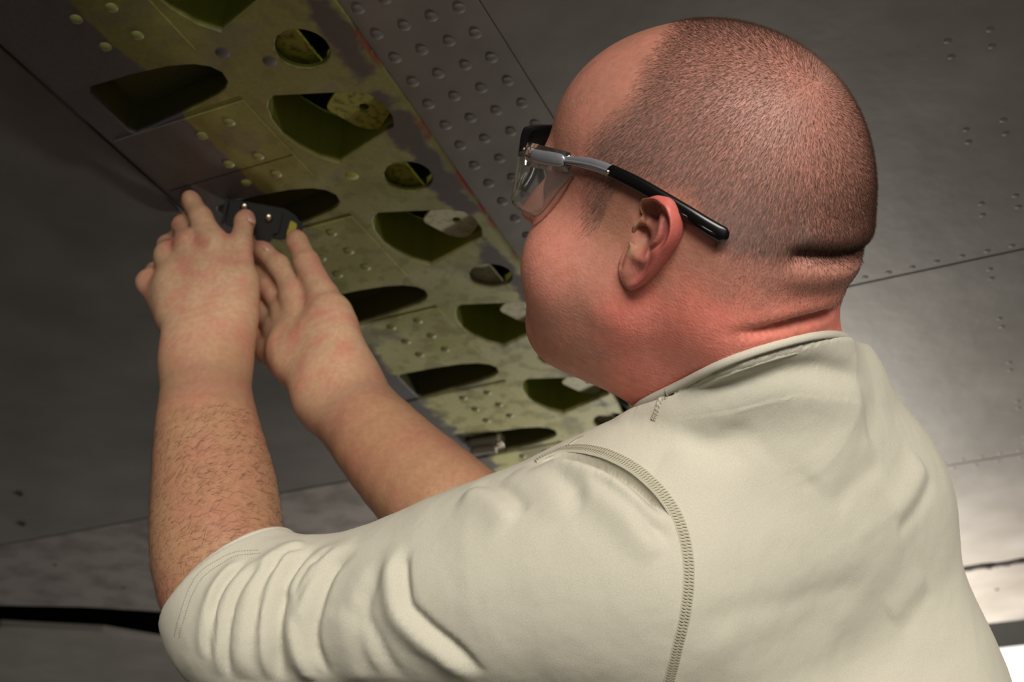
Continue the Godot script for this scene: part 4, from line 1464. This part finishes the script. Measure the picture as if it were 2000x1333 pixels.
func clothes(root: Node3D, shirt_node: Node) -> void:
	seam([Vector3(0.0163, 1.5500, -0.8067), Vector3(0.0266, 1.5543, -0.8043), Vector3(0.0374, 1.5552, -0.7977), Vector3(0.0559, 1.5455, -0.7796), Vector3(0.0726, 1.5320, -0.7667), Vector3(0.0846, 1.5198, -0.7607), Vector3(0.0967, 1.5044, -0.7577), Vector3(0.1044, 1.4904, -0.7578), Vector3(0.1091, 1.4747, -0.7601), Vector3(0.1109, 1.4599, -0.7642), Vector3(0.1106, 1.4447, -0.7706), Vector3(0.1084, 1.4301, -0.7797), Vector3(0.1048, 1.4145, -0.7941), Vector3(0.1008, 1.3989, -0.8169)], 0.0095, shirt_node)
	seam([Vector3(0.1061, 1.5736, -0.7553), Vector3(0.1004, 1.5686, -0.7635), Vector3(0.0963, 1.5613, -0.7674)], 0.0055, shirt_node)
	seam([Vector3(0.0498, 1.5646, -0.7987), Vector3(0.0442, 1.5632, -0.8015), Vector3(0.0383, 1.5576, -0.7997)], 0.0045, shirt_node)
	dashes([Vector3(-0.1866, 1.5151, -0.8891), Vector3(-0.2029, 1.5146, -0.8920), Vector3(-0.2161, 1.5084, -0.8934), Vector3(-0.2282, 1.4997, -0.8968), Vector3(-0.2354, 1.4867, -0.8997), Vector3(-0.2400, 1.4722, -0.9049), Vector3(-0.2450, 1.4593, -0.9163)], shirt_node)
	dashes([Vector3(-0.1839, 1.5114, -0.8865), Vector3(-0.2009, 1.5109, -0.8895), Vector3(-0.2128, 1.5046, -0.8905), Vector3(-0.2240, 1.4962, -0.8933), Vector3(-0.2314, 1.4836, -0.8965), Vector3(-0.2359, 1.4693, -0.9018), Vector3(-0.2408, 1.4566, -0.9124)], shirt_node)
	part("cuff_hem", ring_on(cuff_at + cuff_n * -0.003, cuff_n, shirt_body, 0.0, 0.0030), M.shirt, shirt_node)
	for k in 2:
		part("collar_rib", ring_on(neck_axis[0] + neck_axis[1] * (-0.005 + 0.0055 * k), neck_axis[1], world_head, 0.0024, 0.0030), M.shirt, shirt_node)
	# trousers and boots, below the picture
	var t := Hull.new()
	var legs := Bones.new(0.05)
	legs.limb([Vector3(0.14, 0.98, -0.94), Vector3(0.11, 0.52, -0.97), Vector3(0.10, 0.09, -0.93)], [0.115, 0.082, 0.065])
	legs.limb([Vector3(0.26, 0.98, -0.97), Vector3(0.31, 0.52, -1.0), Vector3(0.32, 0.09, -0.96)], [0.115, 0.082, 0.065])
	nets(t, Vector3(-0.06, 0.02, -1.18), Vector3(0.48, 1.14, -0.78), 0.014, func(p: Vector3) -> float: return maxf(maxf(legs.d(p), p.y - 1.0), 0.07 - p.y))
	part("trousers", t.mesh(), M.trousers, root)
	for x in [0.10, 0.32]:
		var b := Hull.new()
		var at := Vector3(x, 0.0, -0.93 if x < 0.2 else -0.96)
		nets(b, at + Vector3(-0.22, -0.01, -0.28), at + Vector3(0.12, 0.20, 0.12), 0.009, func(p: Vector3) -> float:
			var q := p - at
			var d := smin(cap(q, Vector3(0, 0.20, 0), Vector3(0, 0.06, 0), 0.058, 0.052), cap(q, Vector3(0.01, 0.045, 0.02), Vector3(-0.10, 0.035, -0.15), 0.047, 0.043), 0.04)
			return maxf(maxf(d, -q.y), q.y - 0.17))
		part("boot", b.mesh(), M.boot, root)

# ---------------------------------------------------------------- colours of the skin
var blotch: FastNoiseLite

func hair_mask(p: Vector3) -> float:
	var front := lerpf(0.046, 0.024, smoothstep(0.045, 0.085, p.y)) + 0.006 * smoothstep(0.035, 0.0, absf(p.x))
	var m := smoothstep(front + 0.008, front - 0.016, p.z)
	var low := 0.0
	if p.z > 0.010: low = lerpf(0.033, -0.012, smoothstep(0.010, 0.036, p.z))
	elif p.z > -0.030: low = 0.033
	else: low = lerpf(0.033, 0.002, smoothstep(-0.030, -0.066, p.z))
	m *= smoothstep(low - 0.006, low + 0.012, p.y)
	return m

func nape_mask(p: Vector3) -> float:
	return smoothstep(-0.045, 0.0, p.y) * smoothstep(-0.05, -0.075, p.z) * smoothstep(0.03, 0.0, p.y)

func beard_mask(p: Vector3) -> float:
	return smoothstep(0.012, -0.03, p.y) * smoothstep(-0.004, 0.022, p.z) * smoothstep(-0.135, -0.09, p.y)

func head_colour(p: Vector3) -> Color:
	if blotch == null:
		blotch = FastNoiseLite.new()
		blotch.seed = 9
		blotch.frequency = 0.02
		blotch.fractal_octaves = 4
	var n := blotch.get_noise_3dv(p * 1600.0)
	var n2 := blotch.get_noise_3dv(p * 5200.0 + Vector3(40, 0, 0))
	var c := Color(0.50, 0.240, 0.175)
	var red := Color(0.85, 0.258, 0.204)  # sunburnt red, brightened in the colour to make up for missing light
	var neck := smoothstep(0.0, -0.06, p.y) * smoothstep(0.04, -0.01, p.z)
	c = c.lerp(red, clampf(neck * 0.9 + n * 0.35, 0.0, 1.0))
	# cheeks a little pinker, temple and the hollow before the ear yellower
	c = c.lerp(Color(0.56, 0.32, 0.19), 0.5 * exp(-((p - Vector3(0.078, 0.005, 0.018)).length() / 0.016) ** 2))
	c = c.lerp(red, 0.35 * exp(-((p - Vector3(0.06, -0.03, 0.06)).length() / 0.03) ** 2))
	c = c.lerp(Color(0.36, 0.235, 0.19), 0.16 * beard_mask(p) * (0.75 + n2))
	c = c.lerp(Color(0.40, 0.215, 0.185), clampf(0.45 * hair_mask(p) + 0.35 * nape_mask(p), 0.0, 0.6))
	# lower face brightened in the colour, in place of light from below
	return c * (1.0 + 0.32 * smoothstep(0.03, -0.03, p.y)) * (1.0 + 0.10 * n + 0.06 * n2)

func ear_colour(p: Vector3, de: float) -> Color:
	var q := Vector2(p.y, p.z)
	var c := Color(0.56, 0.205, 0.165).lerp(Color(0.60, 0.165, 0.140), smoothstep(0.012, 0.003, de) * smoothstep(0.0, -0.012, q.y))
	c = c.lerp(Color(0.54, 0.30, 0.195), smoothstep(-0.012, -0.001, q.y) * (1.0 if q.x > -0.014 else 0.35))
	c = c.lerp(Color(0.44, 0.26, 0.16), 0.6 * hump((q - Vector2(0.004, -0.010)).length(), 0.006))
	return c.lerp(Color(0.05, 0.028, 0.02), clampf(1.1 * hump((q - Vector2(0.0020, -0.0048)).length(), 0.0034) + 0.8 * hump(near_line(q, [Vector2(0.001, -0.0040), Vector2(-0.0044, -0.0006)]), 0.0018), 0.0, 0.95))  # canal and notch painted dark, the shade inside put into the colour

func arm_colour(p: Vector3) -> Color:
	var n := blotch.get_noise_3dv(p * 900.0)
	return Color(0.405, 0.245, 0.142).lerp(Color(0.42, 0.20, 0.135), clampf(0.3 + n, 0.0, 1.0))

var dirt := []

func hand_colour(p: Vector3) -> Color:
	var n := blotch.get_noise_3dv(p * 1500.0)
	var c := Color(0.60, 0.40, 0.255).lerp(Color(0.61, 0.27, 0.20), clampf(0.15 + n * 1.2, 0.0, 0.8))
	for d in dirt:
		c = c.lerp(d[2], d[3] * exp(-((p - d[0]).length() / d[1]) ** 2))
	return c

func hairs(root: Node3D, scalp: Hull) -> void:
	var st := begin()
	# one bristle: a thin three-sided spike along +y, one unit long
	for k in 3:
		var a0 := TAU * k / 3; var a1 := TAU * (k + 1) / 3
		face4(st, Vector3(cos(a0), 0, sin(a0)), Vector3(cos(a1), 0, sin(a1)), Vector3(cos(a1) * 0.7 + 0.3, 0.6, sin(a1) * 0.7), Vector3(cos(a0) * 0.7 + 0.3, 0.6, sin(a0) * 0.7), Vector3(cos((a0 + a1) / 2), 0, sin((a0 + a1) / 2)))
		face(st, Vector3(cos(a0) * 0.7 + 0.3, 0.6, sin(a0) * 0.7), Vector3(cos(a1) * 0.7 + 0.3, 0.6, sin(a1) * 0.7), Vector3(1.1, 1.0, 0), Vector3(cos((a0 + a1) / 2), 0, sin((a0 + a1) / 2)))
	var bristle := done(st)
	var placed: Array[Transform3D] = []
	var whorl := Vector3(0.020, 0.105, -0.075)
	var r := RandomNumberGenerator.new()
	r.seed = 21
	for t in range(0, scalp.i.size(), 3):
		var a: Vector3 = scalp.v[scalp.i[t]]; var b := scalp.v[scalp.i[t + 1]]; var c := scalp.v[scalp.i[t + 2]]
		var mid := (a + b + c) / 3.0
		var m := hair_mask(mid)
		var thin := 1.0 - 0.45 * exp(-((mid - whorl).length() / 0.045) ** 2)
		var len := 0.0037
		var dens := m * thin
		if m < 0.05:
			dens = 0.30 * nape_mask(mid); len = 0.0020
			if dens < 0.02:
				dens = 0.16 * beard_mask(mid); len = 0.0011
		if mid.z > 0.015 and mid.y < 0.035: dens *= 0.42
		if mid.x < -0.02: dens *= 0.5
		# thicker low on the back of the head
		dens *= 1.0 + 0.6 * smoothstep(-0.03, -0.08, mid.z) * smoothstep(0.07, 0.03, mid.y)
		if dens <= 0.01: continue
		var area := (b - a).cross(c - a).length() * 0.5 * 1e6
		var want := area * dens * 1.5
		var count := int(want) + (1 if r.randf() < want - int(want) else 0)
		for q in count:
			var x := r.randf(); var y := r.randf()
			if x + y > 1.0: x = 1.0 - x; y = 1.0 - y
			var p := a + (b - a) * x + (c - a) * y
			var n := (scalp.n[scalp.i[t]] * (1 - x - y) + scalp.n[scalp.i[t + 1]] * x + scalp.n[scalp.i[t + 2]] * y).normalized()
			var flow := (p - whorl)
			flow = flow.normalized() + Vector3(0, -0.5, 0) + Vector3(r.randf_range(-0.4, 0.4), r.randf_range(-0.4, 0.4), r.randf_range(-0.4, 0.4))
			flow = (flow - n * flow.dot(n)).normalized()
			var d := (flow + n * r.randf_range(0.35, 0.9)).normalized()
			var l := len * r.randf_range(0.6, 1.25)
			var w := r.randf_range(0.000065, 0.00011)
			var sx := d.cross(n).normalized()
			var bend := sx.cross(d)
			placed.append(HX * Transform3D(Basis(-bend * w * 1.0, d * l, sx * w), p - n * 0.0003))
	bristles("hair", placed, bristle, M.hair, root, "closely cropped brown hair, thin at the crown")
	# hair of the near forearm
	placed = []
	for q in 6000:
		var i := r.randi_range(4, 14)
		var ax := arm_l.ab[i].normalized()
		var p := arm_l.a[i] + arm_l.ab[i] * r.randf()
		var s := ax.cross(Vector3(0, 0, 1)).normalized()
		var d := s.rotated(ax, r.randf() * TAU)
		if d.dot((EYE - p).normalized()) < -0.5: continue
		p += d * arm_l.ra[i]
		for it in 3: p -= d * arm_l.d(p)
		p -= d * 0.0003
		var flow := (d.cross(ax) * -0.75 + ax * r.randf_range(-0.5, 0.9) + Vector3(r.randf_range(-0.5, 0.5), r.randf_range(-0.5, 0.5), r.randf_range(-0.5, 0.5)))
		flow = (flow - d * flow.dot(d)).normalized()
		var dir := (flow + d * r.randf_range(0.05, 0.35)).normalized()
		var sx := dir.cross(d).normalized()
		placed.append(Transform3D(Basis(-sx.cross(dir) * 0.0015, dir * r.randf_range(0.006, 0.013), sx * 0.000095), p))
	var st2 := begin()
	var last := Vector3.ZERO
	for k in 5:
		var t := (k + 1) / 5.0
		var nx := Vector3(t * t, t, 0)
		var w0 := 1.0 - k / 5.0; var w1 := 1.0 - (k + 1) / 5.0
		face4(st2, last + Vector3(0, 0, -w0), last + Vector3(0, 0, w0), nx + Vector3(0, 0, w1), nx + Vector3(0, 0, -w1), Vector3(-1, 0, 0))
		face4(st2, last + Vector3(0.04 * w0, 0, 0), last + Vector3(-0.04 * w0, 0, 0), nx + Vector3(-0.04 * w1, 0, 0), nx + Vector3(0.04 * w1, 0, 0), Vector3(0, 0, 1))
		last = nx
	bristles("arm_hair", placed, done(st2), M.arm_hair, root, "fine brown hair of the forearm")

func bristles(called: String, placed: Array[Transform3D], mesh: Mesh, m: Material, parent: Node, label: String) -> void:
	var mm := MultiMesh.new()
	mm.transform_format = MultiMesh.TRANSFORM_3D
	mm.mesh = mesh
	mm.instance_count = placed.size()
	for i in placed.size(): mm.set_instance_transform(i, placed[i])
	var o := MultiMeshInstance3D.new()
	o.name = called
	o.multimesh = mm
	o.material_override = m
	o.set_meta("kind", "stuff")
	o.set_meta("label", label)
	parent.add_child(o, true)

# ---------------------------------------------------------------- safety glasses, in head axes
func lens_at(a: float, y: float, off := 0.0) -> Vector3:
	return Vector3(sin(a) * (0.0705 + off), y, 0.060 + cos(a) * (0.0715 + off))

func shell(a0: float, a1: float, lo: Callable, hi: Callable, th: float, na := 24, ny := 8) -> ArrayMesh:
	var st := begin(true)
	for lv in 2:
		var off := 0.0 if lv == 0 else -th
		for i in na:
			for j in ny:
				var q := []
				for k in [[0, 0], [1, 0], [1, 1], [0, 1]]:
					var a := lerpf(a0, a1, float(i + k[0]) / na)
					var f := float(j + k[1]) / ny
					q.append(lens_at(a, lerpf(lo.call(a), hi.call(a), f), off))
				var out := Vector3(sin((a0 + a1) / 2), 0, cos((a0 + a1) / 2)) * (1.0 if lv == 0 else -1.0)
				face4(st, q[0], q[1], q[2], q[3], out)
	for i in na:
		for e in [lo, hi]:
			var a := lerpf(a0, a1, float(i) / na); var b := lerpf(a0, a1, float(i + 1) / na)
			face4(st, lens_at(a, e.call(a)), lens_at(b, e.call(b)), lens_at(b, e.call(b), -th), lens_at(a, e.call(a), -th), Vector3(0, -1 if e == lo else 1, 0))
	for a in [a0, a1]:
		face4(st, lens_at(a, lo.call(a)), lens_at(a, hi.call(a)), lens_at(a, hi.call(a), -th), lens_at(a, lo.call(a), -th), Vector3(cos(a), 0, -sin(a)) * (1.0 if a == a1 else -1.0))
	return done(st, true)

func glasses() -> void:
	var g := thing("safety_glasses", "clear wraparound safety glasses with silver arms and black tips, worn by the person", "safety glasses")
	g.transform = HX
	var low := func(a: float) -> float:
		var d := absf(rad_to_deg(a))
		return lerpf(-0.0110, 0.024, smoothstep(70.0, 96.0, d)) + 0.014 * smoothstep(18.0, 6.0, d)
	var top := func(a: float) -> float:
		return lerpf(0.0225, 0.0365, smoothstep(20.0, 92.0, absf(rad_to_deg(a))))
	for s in [1.0, -1.0]:
		var l := part("lens", shell(deg_to_rad(5.0) * s, deg_to_rad(93.0) * s, low, top, 0.0022), M.clear_lens, g)
		# rim line of the lens
		var st := begin(true)
		var pts := PackedVector3Array(); var rad := PackedFloat32Array()
		for k in 40:
			var a: float = lerpf(deg_to_rad(8.0), deg_to_rad(93.0), k / 39.0) * s
			pts.append(lens_at(a, low.call(a) + 0.0004, -0.001)); rad.append(0.0011)
		tube(st, pts, rad, 8)
		part("lens_edge", done(st, true), M.clear_plastic, l)
		# temple: hinge block, silver arm, black tip
		var out := func(p: Vector3) -> Vector3: return Vector3(p.x * s, p.y, p.z)
		st = begin(true)
		tube(st, curve([out.call(Vector3(0.0605, 0.0277, 0.0958)), out.call(Vector3(0.0655, 0.0288, 0.0850)), out.call(Vector3(0.0700, 0.0304, 0.0740)), out.call(Vector3(0.0728, 0.0316, 0.0635))], 12), PackedFloat32Array([0.0030, 0.0042, 0.0046, 0.0047, 0.0047, 0.0047, 0.0047, 0.0047, 0.0047, 0.0046, 0.0045, 0.0041, 0.003]), 14, Vector3.UP, 0.5)
		part("hinge_cover", done(st, true), M.silver_plastic, g)
		# clear housing round the hinge
		st = begin(true)
		tube(st, curve([out.call(Vector3(0.0540, 0.0265, 0.1040)), out.call(Vector3(0.0625, 0.0283, 0.0880)), out.call(Vector3(0.0690, 0.0300, 0.0740)), out.call(Vector3(0.0715, 0.0312, 0.0600))], 10), PackedFloat32Array([0.0075, 0.0080, 0.0080, 0.0080, 0.0078, 0.0076, 0.0074, 0.0072, 0.0070, 0.0068, 0.0064]), 4, Vector3.UP, 0.35)
		part("hinge_housing", done(st, true), M.clear_plastic, g)
		st = begin(true)
		var arm := curve([out.call(Vector3(0.0710, 0.0317, 0.0653)), out.call(Vector3(0.0757, 0.0337, 0.0535)), out.call(Vector3(0.0795, 0.0351, 0.0417)), out.call(Vector3(0.0825, 0.0355, 0.0320)), out.call(Vector3(0.0845, 0.0350, 0.0219))], 16)
		var ar := PackedFloat32Array(); ar.resize(17); ar.fill(0.0032)
		for k in 17: ar[k] = lerpf(0.0026, 0.0040, smoothstep(0.0, 0.6, k / 16.0))
		tube(st, arm, ar, 12, Vector3.UP, 0.45)
		var am := part("temple_arm", done(st, true), M.silver_plastic, g)
		# the rib along the silver arm
		st = begin(true)
		var rib := PackedVector3Array(); var rr := PackedFloat32Array()
		for k in arm.size():
			rib.append(arm[k] + Vector3(0.0013 * s, -0.0003, 0)); rr.append(0.0009)
		tube(st, rib, rr, 8)
		part("rib", done(st, true), M.silver_plastic, am)
		st = begin(true)
		var tip := curve([out.call(Vector3(0.0842, 0.0352, 0.0248)), out.call(Vector3(0.0875, 0.0323, 0.0033)), out.call(Vector3(0.0893, 0.0278, -0.0165)), out.call(Vector3(0.0893, 0.0227, -0.0351)), out.call(Vector3(0.0880, 0.0181, -0.0492)), out.call(Vector3(0.0850, 0.0138, -0.0624))], 24)
		var tr := PackedFloat32Array()
		for k in 25: tr.append(lerpf(0.0045, 0.0052, k / 24.0) * sqrt(clampf(minf(k + 0.6, 24.6 - k) / 1.6, 0.0, 1.0)))
		tube(st, tip, tr, 14, Vector3.UP, 0.55)
		var tp := part("temple_tip", done(st, true), M.black_plastic, g)
		for k in [[15, 17], [19, 22]]:
			st = begin(true)
			var q := PackedVector3Array(); var qr := PackedFloat32Array()
			for i in range(k[0], k[1] + 1):
				q.append(tip[i] + Vector3(0.0026 * s, -0.0012, 0)); qr.append(0.0007)
			tube(st, q, qr, 8)
			part("ridge", done(st, true), M.black_plastic, tp)
		st = begin(true)
		part("pin", lathe(PackedVector2Array([Vector2(0, 0.0012), Vector2(0.0010, 0.0009), Vector2(0.0015, 0.0)]), 10), M.bright_metal, tp, out.call(Vector3(0.0872, 0.0345, 0.0235))).rotation = Vector3(0, 0, -PI / 2 * s)
	# black brow guard above the lenses
	var b0 := func(a: float) -> float: return 0.0215
	var b1 := func(a: float) -> float: return 0.0385 - 0.010 * smoothstep(18.0, 40.0, absf(rad_to_deg(a)))
	part("brow_guard", shell(deg_to_rad(-40.0), deg_to_rad(40.0), b0, b1, 0.006), M.black_plastic, g)
	var n := begin(true)
	tube(n, curve([lens_at(0.22, -0.008, -0.004), lens_at(0.10, 0.002, -0.006), lens_at(0.0, 0.012, -0.005), lens_at(-0.10, 0.002, -0.006), lens_at(-0.22, -0.008, -0.004)], 16), PackedFloat32Array([0.002, 0.003, 0.003, 0.003, 0.003, 0.003, 0.003, 0.003, 0.003, 0.003, 0.003, 0.003, 0.003, 0.003, 0.003, 0.003, 0.002]), 10)
	part("nose_piece", done(n, true), M.black_plastic, g)

# ---------------------------------------------------------------- the bracket between the hands
func held_bracket() -> void:
	var at := Vector3(-0.2445, 1.9056, -1.0198)
	var x := (Vector3(-0.2094, 1.9017, -1.0290) - Vector3(-0.2832, 1.9099, -1.0104)).normalized()
	var n := (EYE - at).normalized()
	n = (n - x * n.dot(x)).normalized()
	var z := x.cross(n)
	var o := thing("metal_bracket", "small dark metal bracket with two bright bolts held between the fingers", "bracket")
	o.transform = Transform3D(Basis(x, n, z), at)
	var body := PackedVector2Array([Vector2(-0.034, -0.013), Vector2(0.020, -0.016), Vector2(0.034, -0.010), Vector2(0.036, 0.006), Vector2(0.022, 0.016), Vector2(-0.034, 0.013)])
	part("base_plate", slab(rounded(body, 0.004, 3), 0.0, 0.0025, 0.0006), M.dark_metal, o)
	part("raised_saddle", slab(rounded(PackedVector2Array([Vector2(-0.012, -0.012), Vector2(0.018, -0.013), Vector2(0.018, 0.010), Vector2(-0.012, 0.011)]), 0.004, 3), 0.0025, 0.0065, 0.0), M.dark_metal, o)
	part("side_flange", slab(rounded(PackedVector2Array([Vector2(-0.0375, -0.013), Vector2(-0.0345, -0.013), Vector2(-0.0345, 0.013), Vector2(-0.0375, 0.013)]), 0.001, 2), -0.001, 0.009, 0.0), M.dark_metal, o)
	part("end_lug", slab(rounded(PackedVector2Array([Vector2(0.024, -0.009), Vector2(0.040, -0.007), Vector2(0.041, 0.008), Vector2(0.025, 0.013)]), 0.006, 4), 0.0024, 0.0052, 0.0), M.dark_metal, o)
	part("primer_patch", slab(rounded(PackedVector2Array([Vector2(0.027, -0.006), Vector2(0.034, -0.004), Vector2(0.034, 0.006), Vector2(0.026, 0.010)]), 0.002, 3), 0.0051, 0.0056, 0.0), M.yellow_primer, o)
	part("lower_lug", slab(rounded(PackedVector2Array([Vector2(-0.004, 0.010), Vector2(0.014, 0.009), Vector2(0.013, 0.020), Vector2(-0.002, 0.020)]), 0.003, 3), 0.002, 0.0075, 0.0), M.dark_metal, o)
	for q in [Vector3(-0.019, 0.0025, -0.009), Vector3(0.006, 0.0065, -0.004)]:
		var bt := part("bolt", lathe(PackedVector2Array([Vector2(0, 0.0048), Vector2(0.0022, 0.0046), Vector2(0.0036, 0.0036), Vector2(0.0042, 0.002), Vector2(0.0042, 0.0)]), 14), M.bright_metal, o, q)
	# clip left in the far slot of the strip
	var c := hang("metal_clip", "bare silver metal clip sitting in the lowest visible slot of the strip", "clip")
	var p := Vector3(-0.652, -0.001, -(U0 + PITCH * 4 - 0.012))
	part("clip_body", slab(rounded(PackedVector2Array([Vector2(-0.030, -0.014), Vector2(0.022, -0.012), Vector2(0.026, 0.010), Vector2(-0.024, 0.014)]), 0.006, 3), -0.010, 0.004, 0.001), M.clip_metal, c, p)
	part("clip_arm", slab(rounded(PackedVector2Array([Vector2(-0.026, -0.004), Vector2(0.012, -0.008), Vector2(0.014, 0.0), Vector2(-0.022, 0.005)]), 0.003, 3), -0.017, -0.009, 0.001), M.clip_metal, c, p)
	part("screw", lathe(PackedVector2Array([Vector2(0, -0.0135), Vector2(0.003, -0.013), Vector2(0.0042, -0.011), Vector2(0.0042, -0.009)]), 12), M.bright_metal, c, p + Vector3(0.018, 0, 0.002))
